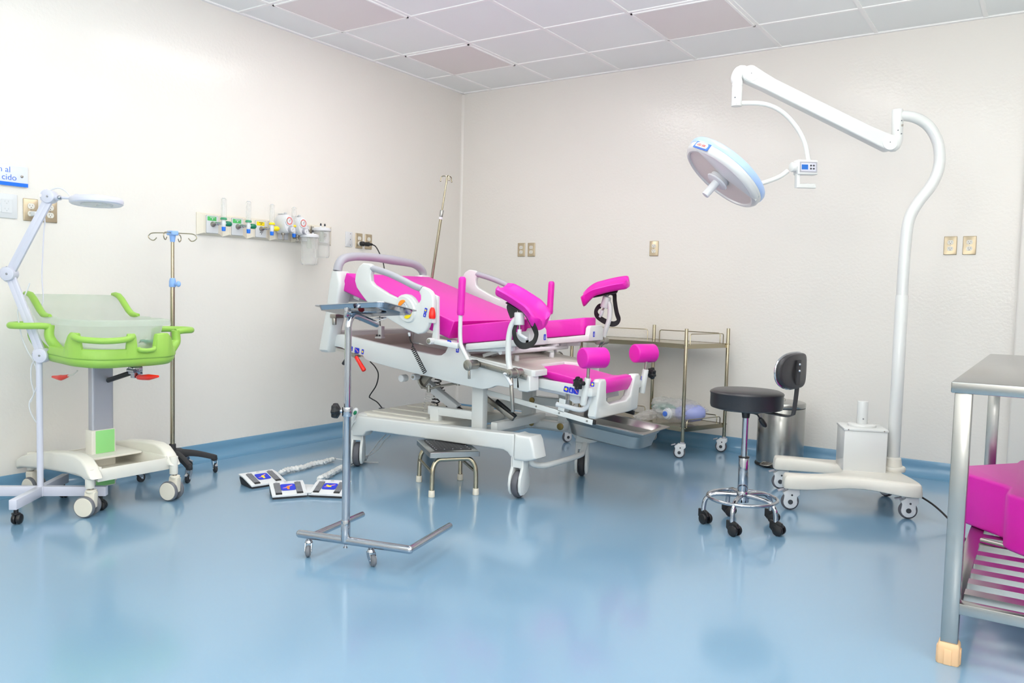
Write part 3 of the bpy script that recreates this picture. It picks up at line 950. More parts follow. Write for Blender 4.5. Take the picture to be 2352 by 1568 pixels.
for far in (0, 1):
    sg = 1 if far else -1
    yc = my(-2.27, far)
    r_ = MB().prism(srp, 'y', yc - .017, yc + .017, bev=.008, seg=3)
    r_.prism([(1.5649, 1.0794), (1.5929, 1.0681), (1.5996, 0.8079), (1.5532, 0.8052), (1.5662, 0.907)], 'y', yc + (-.04 if far else .018), yc + (-.018 if far else .04), bev=.004)
    o = obj('side_rail', r_, 'white', bed)
    g_ = grip if not far else mir(grip)
    obj('rail_grip', MB().tube(g_, .0185, 14, sub=4), 'grey', o)
    cc = [(1.3996, -2.27, 0.9926), (1.3595, -2.27, 1.0429), (1.4393, -2.27, 0.9428)]
    c0 = V((cc[0][0], yc + sg*.016, cc[0][2]))
    ax = V((cc[2][0] - cc[1][0], 0, cc[2][2] - cc[1][2])).normalized()
    pv = V((-ax.z, 0, ax.x))
    q = MB()
    def ell(a, c, d0, d1, s0=1, s1=1, m=36):
        return [[c0 + ax*(a*s*math.cos(2*PI*k/m)) + pv*(c*s*math.sin(2*PI*k/m)) + V((0, sg*d, 0)) for k in range(m)] for d, s in ((d0, s0), (d0 + (d1-d0)*.6, (s0*.3 + s1*.7)), (d1, s1))]
    q.loft(ell(.086, .062, -.002, .012, 1.0, .90))
    o2 = obj('control_panel', q, 'white', o)
    q = MB().loft(ell(.062, .036, .010, .0145, 1, .98))
    q.m(1)
    for u, n in ((-.022, 2), (-.004, 2), (.015, 2), (.030, 1)):
        for s2 in ((-1, 1) if n == 2 else (0,)):
            q.box(c0 + ax*u + pv*(s2*.0135) + V((0, sg*.0148, 0)), (.019, .003, .013), Matrix((pv, V((0, 1, 0)), ax)).transposed(), bev=.001)
    q.m(2)
    for u, s2 in ((-.022, 1), (-.004, 1), (-.022, -1), (.015, -1)):
        q.loft([[c0 + ax*(u + .004*math.sin(2*PI*k/3)) + pv*(s2*.0135 + .004*math.cos(2*PI*k/3)) + V((0, sg*d, 0)) for k in range(3)] for d in (.0162, .0168)])
    obj('keypad', q, ['lgrey', 'whiteb', 'inkd'], o2)
    for s2, cn in ((-1, 'orange'), (1, 'yellow')):
        ring = lambda sc, d: [c0 + ax*(s2*(.034 + .024*sc*max(0, math.cos(t)) - .008*(1-sc))) + pv*(.030*sc*math.sin(t)*(1 if math.cos(t) > 0 else 1)) * (1 if math.cos(t) >= -.01 else 1) + V((0, sg*d, 0)) for t in [-PI/2 + PI*k/16 for k in range(17)]]
        obj('push_button', MB().loft([ring(1, .012), ring(.97, .0175), ring(.85, .019)]), cn, o2)
    kp = [(1.5831, -2.275, 1.013), (1.5817, -2.275, 0.9436)]
    z0 = V((kp[0][0], yc + sg*.012, (kp[0][2] + kp[1][2])/2))
    k_ = MB()
    k_.lathe([(0, -.032), (.016, -.031), (.0195, -.022), (.0185, 0), (.014, .02), (.008, .03), (0, .033)], z0, (0, 0, 1), 20)
    obj('release_knob', k_, 'red', o)
    pv_ = [(1.5683, -2.27, 0.8229), (1.6055, -2.27, 0.8178)]
    a = MB().cyl((pv_[0][0], yc - .02, pv_[0][2]), (pv_[0][0], yc + .03 if not far else yc - .03, pv_[0][2]), .018, bev=.003)
    a.m(1).cyl((pv_[0][0], yc + sg*.024, pv_[0][2]), (pv_[0][0], yc + sg*.018, pv_[0][2]), .013, bev=.002)
    a.m(0).beam((pv_[0][0], yc - sg*.03, pv_[0][2]), (pv_[0][0] + .16, yc - sg*.05, pv_[0][2] - .02), .03, .05, (0, 1, 0), bev=.006)
    obj('rail_pivot', a, ['white', 'satin'], o)

# --- hand grips on bent tubes
gp_ = [(1.7425, -2.226, 1.1687), (1.7358, -2.226, 0.9799), (1.7354, -2.226, 0.8851), (1.74, -2.226, 0.826), (1.7528, -2.226, 0.7912), (1.8114, -2.226, 0.7051)]
for far in (0, 1):
    g_ = mir(gp_) if far else gp_
    sg = 1 if far else -1
    o = obj('hand_grip', MB().tube(g_[1:], .0115, 12, sub=4), 'white', bed)
    d = (V(g_[0]) - V(g_[1]))
    L = d.length
    k_ = MB().lathe([(0, L + .012), (.012, L + .011), (.019, L + .003), (.0205, L - .01), (.0205, L*.5), (.0205, .02), (.0215, .008), (.0185, -.008), (.010, -.01), (0, -.01)], g_[1], d, 18)
    obj('grip_sleeve', k_, 'pink', o)
    h0 = V(g_[-1])
    k_ = MB()
    k_.cyl(h0 + V((-.006, sg*.022, 0)), h0 + V((-.006, sg*.012, 0)), .030, bev=.004)
    k_.cyl(h0 + V((-.006, sg*.012, 0)), h0 + V((-.002, -sg*.055, 0)), .026, bev=.003)
    k_.box(h0 + V((-.006, sg*.0225, 0)), (.05, .002, .004), (0, R(60), 0))
    k_.cyl(h0 + V((-.006, sg*.005, -.02)), h0 + V((-.004, sg*.005, -.075)), .006, .0075, bev=.003)
    obj('clamp', k_, 'satin', o)

# --- padded leg supports on ball joints
def pad(c, a, w, hook, L=.30, W=.165):
    """saddle pad: axis A, width W, far end hooking down; HOOK = +1 / -1 picks the end"""
    a = V(a).normalized()
    w = V(w)
    w = (w - a * w.dot(a)).normalized()
    n = w.cross(a) if w.cross(a).z > 0 else a.cross(w)
    rings = []
    N = 22
    for i in range(N + 1):
        s = i / N
        u = (s - .5) * L * hook
        drop = -.046 * max(0, (s - .62) / .38) ** 1.8 + .004 * math.sin(PI * min(1, s/.6))
        e = 1 - (max(0, (abs(s - .5) - .42)) / .08) ** 2 * .42
        th = .040 * (.55 + .45 * e) + .02 * max(0, (s - .7) / .3)
        ring = []
        M_ = 14
        for k in range(M_ + 1):
            x = -1 + 2 * k / M_
            rim = .030 * abs(x) ** 2.2
            rnd = -.018 * max(0, (abs(x) - .8) / .2) ** 2
            ring.append(V(c) + a * u + w * (x * W / 2 * e) + n * (drop + rim + rnd))
        for k in range(M_, -1, -1):
            x = -1 + 2 * k / M_
            rim = .020 * abs(x) ** 2.2
            rnd = .012 * max(0, (abs(x) - .8) / .2) ** 2
            ring.append(V(c) + a * u + w * (x * W / 2 * e * .94) + n * (drop + rim * .8 + rnd - th))
        rings.append(ring)
    return MB().loft(rings), n

STRAPP = [(-1, -.06), (1, -.06), (1, .06), (-1, .06)]
for far in (0, 1):
    sg = 1 if far else -1
    if not far:
        yy = -2.24
        tb = [(2.1092, -2.24, 0.9663), (2.0883, -2.24, 0.943), (2.0731, -2.24, 0.9061), (2.064, -2.24, 0.8445), (2.0668, -2.24, 0.7538), (2.0827, -2.24, 0.6821)]
        rod = [(2.0826, -2.24, 0.6867), (2.1026, -2.24, 0.4812)]
        cyl = [(2.127, -2.24, 1.0007), (2.129, -2.24, 0.9357)]
        pc = [(2.1257, -2.2, 1.0636)]
        jn = [(2.1339, -2.235, 1.0166)]
        pin = [(2.129, -2.24, 0.9357), (2.1297, -2.24, 0.9133), (2.1306, -2.24, 0.8864), (2.1793, -2.24, 0.8665)]
        lev = [(2.0675, -2.27, 0.683), (2.1101, -2.27, 0.6254)]
        ax, wd, hook = (1, .02, -.46), (-.03, 1, .22), 1
        loop = [(2.125, -2.25, 1.0185), (2.1571, -2.25, 1.0174), (2.179, -2.25, 0.9959), (2.2121, -2.25, 0.9484), (2.2371, -2.25, 0.9053), (2.2379, -2.25, 0.8788), (2.2231, -2.25, 0.8514), (2.1921, -2.25, 0.8341), (2.1577, -2.25, 0.8299), (2.1305, -2.25, 0.8418), (2.1108, -2.25, 0.8677), (2.1043, -2.25, 0.9034), (2.1116, -2.25, 0.9307), (2.1166, -2.25, 0.9443)]
        tail = [(2.0985, -2.21, 1.0176), (2.0571, -2.21, 1.0322), (2.0492, -2.21, 1.0228), (2.061, -2.21, 0.9959), (2.0727, -2.21, 0.9736)]
    else:
        yy = -1.262
        tb = [(2.1304, -1.262, 1.0619), (2.1463, -1.262, 1.0357), (2.148, -1.262, 0.9877), (2.1409, -1.262, 0.9392), (2.1191, -1.262, 0.8792), (2.1032, -1.262, 0.8192)]
        rod = [(2.103, -1.262, 0.8246), (2.0808, -1.262, 0.7693), (2.0594, -1.262, 0.6865)]
        cyl = [(2.1263, -1.262, 1.0912), (2.1078, -1.262, 1.0238)]
        pc = [(2.1228, -1.3, 1.1544)]
        jn = [(2.1209, -1.27, 1.107)]
        pin = [(2.1049, -1.262, 1.021), (2.0964, -1.262, 1.0073), (2.0855, -1.262, 0.9747), (2.0768, -1.262, 0.9636)]
        lev = [(2.0571, -1.24, 0.7669), (2.0826, -1.24, 0.7359)]
        ax, wd, hook = (.97, .25, .22), (-.30, .95, .30), -1
        loop = [(2.1165, -1.25, 1.1099), (2.1461, -1.25, 1.1185), (2.1673, -1.25, 1.1057), (2.1717, -1.25, 1.0685), (2.1791, -1.25, 1.0287), (2.1894, -1.25, 0.9891), (2.2025, -1.25, 0.9549), (2.1915, -1.25, 0.9331), (2.1622, -1.25, 0.9239), (2.123, -1.25, 0.9329), (2.0831, -1.25, 0.9502), (2.0519, -1.25, 0.9733), (2.0448, -1.25, 1.0001), (2.0592, -1.25, 1.0249), (2.0771, -1.25, 1.0336)]
        tail = None
    t = MB()
    t.tube(tb, .0155, 14, sub=4)
    o = obj('leg_support', t, 'white', bed)
    t = MB().cyl(V(rod[0]), V(rod[-1]), .0105, bev=.002)
    c1 = V(tb[-1]) + V((.008, 0, 0))
    t.cyl(c1 + V((0, sg*.03, 0)), c1 + V((0, -sg*.085, 0)), .024, .022, bev=.003)
    t.cyl(c1 + V((0, -sg*.02, 0)), c1 + V((0, -sg*.04, 0)), .028, bev=.003)
    t.cyl(c1 + V((0, sg*.03, 0)), c1 + V((0, sg*.045, 0)), .012, bev=.002)
    obj('clamp', t, 'satin', o)
    t = MB().tube([V(c1) + V((0, sg*.04, 0)), lev[0], V(lev[0]).lerp(V(lev[1]), .5), lev[1]], [.009, .0115, .009, .008], 12)
    obj('clamp_lever', t, 'whiteb', o)
    obj('joint_housing', MB().cyl(cyl[0], cyl[1], .0265, bev=.005).m(1).cyl(V(cyl[1]), V(cyl[1]).lerp(V(cyl[0]), .08), .0268, .0268), ['white', 'lgrey'], o)
    p_, nn = pad(pc[0], ax, wd, hook)
    t = MB().cyl(V(cyl[0]), V(jn[0]), .012, bev=.002)
    t.ball(jn[0], .015)
    t.cyl(jn[0], V(pc[0]) - nn * .03, .0105)
    obj('ball_joint', t, 'chrome', o)
    pp = obj('leg_pad', p_, 'pink', o, ang=60)
    bp_ = MB().box(V(pc[0]) - nn * .045, (.15, .09, .006), Matrix((V(ax).normalized(), nn.cross(V(ax).normalized()), nn)).transposed(), bev=.002)
    obj('pad_base', bp_, 'rubber', o)
    t = MB().cyl(pin[0], pin[1], .006)
    t.m(1).cyl(pin[1], pin[2], .0115, bev=.002).cyl(pin[2], pin[3], .009, .0075, bev=.003)
    obj('lock_handle', t, ['satin', 'whiteb'], o)
    t = MB().tube(loop, .017, sub=5, prof=STRAPP, up=(-.35, -.9, .2))
    if tail:
        t.tube(tail, .02, sub=4, prof=STRAPP, up=(.2, -.95, 0))
    obj('strap', t, 'strap', o)

# --- leg rollers on posts at the foot end
for far in (0, 1):
    sg = 1 if far else -1
    if not far:
        r0 = [(2.4655, -2.105, 0.7755)]
        r1 = [(2.4618, -1.995, 0.7807)]
        ps = [(2.4431, -2.06, 0.7178), (2.4396, -2.06, 0.6726), (2.4166, -2.06, 0.5305)]
        kn = [(2.4143, -2.1, 0.6466)]
    else:
        r0 = [(2.4654, -1.5, 0.7703)]
        r1 = [(2.469, -1.39, 0.7753)]
        ps = [(2.4874, -1.45, 0.7217), (2.4836, -1.45, 0.6813), (2.4644, -1.45, 0.5439)]
        kn = [(2.4918, -1.4, 0.6559)]
    c0, c1 = V(r0[0]), V(r1[0])
    ax = V((.06, .114, 0))
    cm = (c0 + c1) / 2
    t = MB().cyl(cm - ax*.55, cm + ax*.55, .0535, bev=.009, seg=40, bseg=4)
    o = obj('leg_roller', t, 'pink', bed, ang=30)
    obj('roller_rod', MB().cyl(V(ps[0]) + V((0, 0, .04)), V(ps[1]) + V((0, 0, -.02)), .0085), 'satin', o)
    obj('roller_post', MB().cyl(ps[1], ps[2], .0175, bev=.003), 'white', o)
    k0 = V(kn[0])
    d = V((-.35, -.8, .05)) if not far else V((.55, .75, .05))
    t = MB()
    x, y, z = frame(d)
    star = [(x*math.cos(a) + y*math.sin(a)) * (.031 + .0042*math.cos(7*a)) for a in [2*PI*k/70 for k in range(70)]]
    t.loft([[k0 + q*s + z*h for q in star] for h, s in ((-.010, .55), (-.004, .85), (0, 1), (.014, 1), (.020, .93), (.0215, .80), (.017, .70))])
    t.cyl(k0 + z*-.035, k0, .012)
    obj('clamp_knob', t, 'black', o)

# --- foot section: frame, cushion, U-shaped end bracket, bent handle
fr = [(2.0647, 0.6473), (2.4121, 0.625), (2.4302, 0.6197), (2.432, 0.5699), (2.4012, 0.5693), (2.083, 0.5989)]
t = MB()
for far in (0, 1):
    y0, y1 = my(-2.045, far), my(-2.015, far)
    t.prism(fr, 'y', min(y0, y1), max(y0, y1), bev=.005, seg=2)
t.beam((2.09, -2.03, .625), (2.09, my(-2.03, 1), .625), .05, .03, (0, 0, 1), bev=.006)
t.beam((2.44, -2.06, .60), (2.44, -1.95, .60), .055, .05, (0, 0, 1), bev=.01)
t.beam((2.44, -1.56, .60), (2.44, -1.46, .60), .055, .05, (0, 0, 1), bev=.01)
t.beam((2.12, -1.49, .635), (2.44, -1.49, .60), .03, .07, (0, 1, 0), bev=.008)
obj('foot_frame', t, 'white', bed)
tr = [(2.0511, 0.5993), (2.3553, 0.5673), (2.362, 0.5263), (2.3279, 0.5206), (2.3009, 0.5343), (2.2763, 0.5506), (2.2409, 0.5591), (2.0518, 0.5777)]
t = MB().prism(tr, 'y', -1.99, 2*YC + 1.99, bev=.006)
t.m(1)
pn = [(2.287, -2, 0.5745)]
for dx in (-.006, .008):
    t.cyl(V(pn[0]) + V((dx, 0, .0)), V(pn[0]) + V((dx, 0, -.035)), .004)
obj('foot_tray', t, ['shade', 'satin'], bed)
fc = [(2.045, .692), (2.20, .672), (2.345, .648), (2.39, .650), (2.425, .660), (2.455, .655), (2.470, .635), (2.462, .605), (2.45, .578), (2.40, .585), (2.05, .655)]
t = MB().prism(fc, 'y', YC - .205, YC + .185, bev=.012, seg=3)
obj('foot_cushion', t, 'pink', bed, ang=50)
U = [(-2.005, .648), (-1.99, .662), (-1.945, .662), (-1.93, .645), (-1.922, .60), (-1.905, .545), (-1.86, .522), (-1.66, .522), (-1.615, .545), (-1.60, .60), (-1.592, .645), (-1.578, .662), (-1.533, .662), (-1.518, .648), (-1.50, .47), (-1.505, .455), (-1.60, .452), (-1.92, .452), (-2.0, .455), (-2.015, .47)]
t = MB().prism(U, 'x', 2.428, 2.478, bev=.010, seg=3)
t.bm.transform(Matrix(((1, 0, .10, -.058), (0, 1, 0, 0), (0, 0, 1, 0), (0, 0, 0, 1))))
obj('end_bracket', t, 'white', bed)
hb = [(2.2246, -2, 0.5101), (2.2814, -2, 0.504), (2.348, -2, 0.4945), (2.3871, -2, 0.4985), (2.4148, -2, 0.522), (2.4289, -2, 0.56), (2.4303, -2, 0.5944)]
obj('pull_handle', MB().tube(hb, .0135, 14, sub=4), 'whiteb', bed)
sl = [(1.7523, -2.005, 0.5361), (2.4463, -2.005, 0.4365)]
for far in (0, 1):
    t = MB()
    a = mir(sl) if far else sl
    sg = 1 if far else -1
    t.beam(a[0], a[1], .028, .006, (0, 1, 0), bev=.001)
    t.m(1)
    for q in (.50, .71, .955):
        p0 = V(a[0]).lerp(V(a[1]), q)
        t.cyl(p0 + V((0, sg*.003, 0)), p0 + V((0, sg*.0055, 0)), .0055, seg=12)
    t.m(2).beam(V(a[0]).lerp(V(a[1]), .55) + V((0, -sg*.013, .0)), V(a[1]) + V((.012, -sg*.013, -.001)), .022, .018, (0, 1, 0), bev=.002)
    t.m(0)
    p0 = V(a[0]).lerp(V(a[1]), .73)
    t.box(p0 + V((0, 0, .045)), (.04, .006, .07), (0, R(7.3), 0), bev=.001)
    obj('pan_slide', t, ['white', 'satin', 'black'], bed)

# --- small fittings, stickers, cords
br = [(0.9348, -1.99, 0.8736), (0.9363, -1.99, 0.8002)]
t = MB().box((br[0][0], -1.99, (br[0][2] + br[1][2])/2), (.03, .03, .07), bev=.003)
t.box((br[0][0], -2.0, br[1][2]), (.05, .04, .010), bev=.002)
t.m(1)
for dx in (-.011, .011):
    t.cyl((br[0][0] + dx, -2.014, br[1][2] + .014), (br[0][0] + dx, -2.021, br[1][2] + .014), .0055, seg=12)
obj('rest_bracket', t, ['white', 'inkd'], bed)

def sticker(c, x, y, w, h, kind, parent=None):
    """blue pictogram label; X, Y are the directions of its width and height"""
    m4 = basis(c, x, y)
    t = MB()
    t.prism(rect(w, h, min(w, h)*.18), 'z', 0, .0009, mat4=m4)
    if kind == 'arrow':
        t.m(1).prism([(.30*w, 0), (0, .34*h), (0, .17*h), (-.3*w, .17*h), (-.3*w, -.17*h), (0, -.17*h), (0, -.34*h)], 'z', .001, .0014, mat4=m4)
    elif kind == 'fig':
        t.m(2)
        for a, b2, r_ in (((-.36, .30), (0, 0), .06), ((0, 0), (.30, -.16), .06), ((.1, -.05), (.18, -.34), .045), ((.3, -.16), (.36, -.36), .04)):
            p, q = V((a[0]*w, a[1]*h, .0012)), V((b2[0]*w, b2[1]*h, .0012))
            t.beam(m4 @ p, m4 @ q, .0006, 2*r_*h, m4.to_3x3() @ V((0, 0, 1)).cross(m4.to_3x3() @ (q - p)) if False else None, bev=0)
    else:
        t.m(3)
        for a, b2 in (((-.25, -.3), (0, .3)), ((.25, -.3), (0, .3)), ((-.1, -.3), (0, .2)), ((.1, -.3), (0, .2)), ((0, -.35), (0, .35))):
            p, q = V((a[0]*w, a[1]*h, 0)), V((b2[0]*w, b2[1]*h, 0))
            d = (q - p).normalized()
            s_ = V((-d.y, d.x, 0)) * .022 * w
            t.loft([[m4 @ (v + V((0, 0, z))) for v in (p - s_, p + s_, q + s_, q - s_)] for z in (.001, .0013)])
    return obj('sticker', t, ['royal', 'yellow', 'skin', 'lilac'], parent or bed)
yN = -2.1515
for px, w, h, kd, y0, tl in (
    ([(0.7934, -2.1505, 0.7345)], .02, .03, 'arrow', -2.1505, -6), ([(0.8309, -2.1505, 0.7327)], .038, .03, 'fig', -2.1505, -6),
    ([(0.8867, -2.1505, 0.7241)], .04, .032, 'fig', -2.1505, -6), ([(0.9344, -2.1505, 0.719)], .018, .03, 'arrow', -2.1505, -6),
    ([(1.6617, -2.1505, 0.7788)], .02, .038, 'line', -2.1505, -4), ([(1.6841, -2.292, 0.8206)], .028, .028, 'line', -2.292, -12),
    ([(1.5422, -2.2885, 0.9914)], .018, .026, 'arrow', -2.2885, -17), ([(1.5351, -2.2885, 0.966)], .018, .024, 'line', -2.2885, -17),
    ([(2.3058, -2.0455, 0.6021)], .028, .030, 'arrow', -2.0455, -11), ([(2.3361, -2.0455, 0.5991)], .028, .030, 'line', -2.0455, -11), ([(2.3662, -2.0455, 0.596)], .030, .030, 'fig', -2.0455, -11)):
    a = R(tl)
    c = (px[0][0], y0, px[0][2])
    if y0 == -2.292:
        c = (px[0][0] - .008, -2.246, px[0][2] - .002)
    sticker(c, (math.cos(a), 0, math.sin(a)), (-math.sin(a), 0, math.cos(a)), w, h, kd)
for far in (0, 1):
    sticker((2.1525, YC + (.29 if far else -.265), .812 + SK*.445 + .0), (0, 1, 0), (0, 0, 1), .022, .032, 'line')
    pt = (2.489, -2.055, .648) if not far else (2.49, -1.452, .635)
    sticker((pt[0] - .018, pt[1] - .010, pt[2] - .005), (.85, .5, 0), (-.1, 0, 1), .018, .024, 'arrow')

def helix(p0, p1, r, turns, rt, per=14, wob=0):
    p0, p1 = V(p0), V(p1)
    x, y, z = frame(p1 - p0)
    n = int(turns*per)
    return MB().tube([p0.lerp(p1, i/n) + (x*math.cos(2*PI*i/per) + y*math.sin(2*PI*i/per)) * r + x * wob*math.sin(i/n*7) for i in range(n + 1)], rt, 6)
cn = [(1.4021, -2.262, 0.8627), (1.4058, -2.262, 0.8408), (1.4129, -2.262, 0.8166), (1.4294, -2.262, 0.7979), (1.4267, -2.262, 0.7781), (1.4559, -2.262, 0.6328)]
obj('cable_connector', MB().cyl(cn[0], cn[1], .009, .0065, bev=.002), 'whiteb', bed)
t = MB().tube(cn[1:5], .0032, 8, sub=4)
h_ = helix(V(cn[4]), V(cn[5]) + V((0, .08, 0)), .0105, 15, .0029)
me_ = bpy.data.meshes.new('tmp')
h_.bm.to_mesh(me_)
t.bm.from_mesh(me_)
obj('coiled_cord', t, 'mesh', bed)
c1 = [(1.2417, -1.8, 0.546), (1.2345, -1.8, 0.4195), (1.1929, -1.8, 0.2554)]
obj('coiled_cord', helix(c1[0], c1[1], .024, 6, .0042, wob=.01), 'mesh', bed)
obj('coiled_cord', helix(c1[1], c1[2], .022, 7, .0042, wob=.01), 'mesh', bed)
c2 = [(1.199, -1.72, 0.5031), (1.2443, -1.72, 0.3933), (1.31, -1.72, 0.2893)]
obj('coiled_cord', helix(c2[0], c2[2], .013, 13, .0034), 'mesh', bed)
obj('spiral_wrap', helix(V(c1[0]) + V((-.01, -.03, 0)), V(c1[2]) + V((-.02, -.03, 0)), .034, 26, .0014), 'clear', bed, label='clear spiral wrap around the black coiled cords')
pc_ = [(0.4544, -1.62, 0.8178), (0.4613, -1.62, 0.8847), (0.5106, -1.62, 0.6907), (0.4878, -1.62, 0.5984), (0.5379, -1.62, 0.5626), (0.5675, -1.62, 0.5135), (0.5487, -1.62, 0.4365), (0.4886, -1.62, 0.3582), (0.5055, -1.62, 0.3415), (0.5593, -1.62, 0.3224), (0.6048, -1.62, 0.2876)]
t = MB().tube(pc_[3:], .0042, 8, sub=6)
t.m(1).box(V(pc_[-1]) + V((0, 0, -.004)), (.03, .03, .006))
obj('power_cord', t, ['mesh', 'dgrey'], bed)
un = MB()
un.box((1.22, -1.95, .245), (.20, .10, .075), bev=.02)
un.cyl((1.35, -2.05, .235), (1.35, -2.02, .215), .018)
obj('control_box', un, 'shade', bed)

# ------------------------------------------------------------------ stainless pan hung under the foot end of the bed
def pan_ring(hx, hy, r, z, n=7):
    return [V((p[0], p[1], z)) for p in rect(2*hx, 2*hy, r, n)]
t = MB()
hx, hy = .242, .150
prof = [(.020, .0, .012), (.020, -.004, .012), (.0, -.004, .055), (-.012, -.03, .06), (-.017, -.034, .06), (-.030, -.098, .075), (-.05, -.108, .08), (-.09, -.110, .08), (-.09, -.107, .08), (-.052, -.105, .08), (-.034, -.096, .072), (-.021, -.034, .058), (-.016, -.030, .058), (-.005, 0, .052)]
t.loft([pan_ring(hx + d, hy + d, max(.004, r), z) for d, z, r in prof], caps=False)
t.loft([pan_ring(hx + prof[-1][0], hy + prof[-1][0], .052, 0), pan_ring(hx + .02, hy + .02, .012, 0)], caps=False)
t.bm.faces.new([v for v in t.bm.verts if False] or [t.bm.verts.new(p) for p in pan_ring(hx - .09, hy - .09, .08, -.107)])
t.bm.faces.new([t.bm.verts.new(p) for p in reversed(pan_ring(hx - .09, hy - .09, .08, -.110))])
t.bm.transform(Matrix.Translation((2.462, -1.80, .4245)) @ Matrix.Rotation(R(5.4), 4, 'Y'))
solo('drain_pan', t, 'pan', 'deep rectangular stainless pan hung under the foot end of the delivery bed', 'pan', loc=(2.462, -1.80, .33))

# ------------------------------------------------------------------ drip pole standing in the head corner of the bed
ip = [(0.7739, -1.33, 1.0977), (0.7875, -1.33, 1.183), (0.8599, -1.33, 1.6218), (0.8715, -1.33, 1.693), (0.905, -1.33, 1.8753)]
d = (V(ip[-1]) - V(ip[0])).normalized()
t = thing('drip_pole', 'thin leaning steel drip pole at the head corner of the delivery bed', 'drip pole', ip[0], 0, world=True)
low = V(ip[0]) - d * .22
obj('lower_tube', MB().cyl(low, ip[2], .0105), 'gold', t)
obj('collar', MB().cyl(V(ip[2]) - d*.03, V(ip[2]) + d*.035, .0125, .0135, bev=.003).m(1).cyl(V(ip[2]) - d*.028, V(ip[2]) - d*.012, .0137), ['steel', 'whiteb'], t)
obj('upper_tube', MB().cyl(ip[2], ip[4], .0062), 'gold', t)
for k in range(3):
    a = R(-35 + 120*k)
    o = V((math.cos(a), math.sin(a), 0))
    tp = V(ip[4])
    obj('hook', MB().tube([tp - d*.03, tp + d*.004, tp + o*.022 + V((0, 0, .012)), tp + o*.04 + V((0, 0, .006)), tp + o*.046 + V((0, 0, -.02))], .0035, 8, sub=4).ball(tp + o*.046 + V((0, 0, -.022)), .0055), 'gold', t)

# ------------------------------------------------------------------ instrument stand (chrome) and the tray on it
B = V((2.086, -3.41, 0))
e1, e2 = V((1.877, -3.463, .085)), V((2.366, -3.341, .085))
u1 = (e2 - e1).normalized()
B = e1.lerp(e2, .428)
B.z = 0
t = thing('instrument_stand', 'chrome instrument stand in front of the bed, holding the shallow tray', 'stand', (B.x, B.y, 0), 0, world=True)
f = MB()
f.tube([e1, e2], .0165, 18)
f.ball(e1, .0165)
f.ball(e2, .0165)
l1 = V((1.872, -3.094, .085)) - V((1.939, -3.448, .085))
s1 = e1 + u1 * .062
f.tube([s1, s1 + l1], .0135, 16)
f.tube([e2, e2 + V((2.286, -2.987, .085)) - V((2.366, -3.341, .085))], .0145, 16)
f.cyl(B + V((0, 0, .055)), B + V((0, 0, .073)), .004)
f.cyl(B + V((0, 0, .054)), B + V((0, 0, .058)), .009)
obj('base_frame', f, 'chrome', t)
for q, rz in ((.085, R(-50)), (.66, R(-20))):
    p = e1 + u1 * ((e2 - e1).length * q)
    m4 = Matrix.Translation((p.x, p.y, 0)) @ Matrix.Rotation(rz, 4, 'Z')
    f = MB().cyl(m4 @ V((0, 0, .05)), m4 @ V((0, 0, .074)), .006)
    f.cyl(m4 @ V((0, 0, .052)), m4 @ V((0, 0, .066)), .0165, .013, bev=.003)
    for sg in (-1, 1):
        f.prism([(-.015, .054), (.013, .054), (.027, .03), (.026, .016), (.016, .014), (-.006, .034)], 'y', sg*.0125 - .0012, sg*.0125 + .0012, mat4=m4)
    f.cyl(m4 @ V((.018, -.015, .0235)), m4 @ V((.018, .015, .0235)), .0055)
    o = obj('castor', f, 'chrome', t)
    w_ = MB().lathe([(0, -.010), (.015, -.0105), (.018, -.0095), (.0225, -.006), (.0235, 0), (.0225, .006), (.018, .0095), (.015, .0105), (0, .010)], (0, 0, 0), (0, 1, 0), 28)
    w_.bm.transform(m4 @ Matrix.Translation((.018, 0, .0237)))
    obj('wheel', w_, 'dgrey', o)
obj('outer_column', MB().cyl(B + V((0, 0, .08)), B + V((0, 0, .17)), .0192, bev=.001).cyl(B + V((0, 0, .1)), B + V((0, 0, .595)), .0165), 'chrome', t)
cpt = [(2.0602, -3.4233, 0.9307), (2.0611, -3.4226, 0.9741), (2.0667, -3.419, 0.9968), (2.078, -3.4113, 1.0093), (2.0996, -3.3969, 1.0117)]
ar = V((-.24, .97, 0)) * 1.0
top = V((B.x, B.y, .945))
arm = [B + V((0, 0, .6)), B + V((0, 0, .90)), B + V((0, 0, .955)), B + V((-.004, .02, .987)), B + V((-.014, .055, .992)), B + V((-.055, .22, .952))]
# the arm droops towards the bed
obj('inner_column', MB().tube(arm, .0135, 16, sub=6), 'chrome', t)
c = MB().cyl(B + V((0, 0, .59)), B + V((0, 0, .628)), .0205, bev=.002)
kd = V((-.80, -.45, 0))
c.cyl(B + V((0, 0, .61)), B + V((0, 0, .61)) + kd*.033, .007)
obj('clamp_collar', c, 'chrome', t)
x, y, z = frame(kd)
k0 = B + V((0, 0, .61)) + kd*.045
star = [(x*math.cos(a) + y*math.sin(a)) * (.0285 + .003*math.cos(7*a)) for a in [2*PI*k/70 for k in range(70)]]
obj('clamp_knob', MB().loft([[k0 + q*s + z*h for q in star] for h, s in ((-.012, .45), (-.004, .85), (0, 1), (.012, 1), (.018, .92), (.019, .8))]), 'black', t)
NL, NR, FR, FL = V((1.925, -3.447, 1.032)), V((2.245, -3.372, 1.056)), V((2.165, -3.085, 1.008)), V((1.845, -3.160, .990))
tx = (NR - NL).normalized()
ty = ((FL - NL) - tx*(FL - NL).dot(tx)).normalized()
tz = tx.cross(ty)
tc = (NL + FR) / 2
r_ = MB()
sup = B + V((-.012, .05, .995))
lp = [B + V((.005, -.012, 1.012)), B + V((.008, -.004, .998)), tc + tx*-.10 + ty*.02 - tz*.032, tc + tx*-.05 + ty*.10 - tz*.030, tc + tx*.03 + ty*.09 - tz*.03, B + V((-.045, .215, .965)), B + V((-.052, .212, .952))]
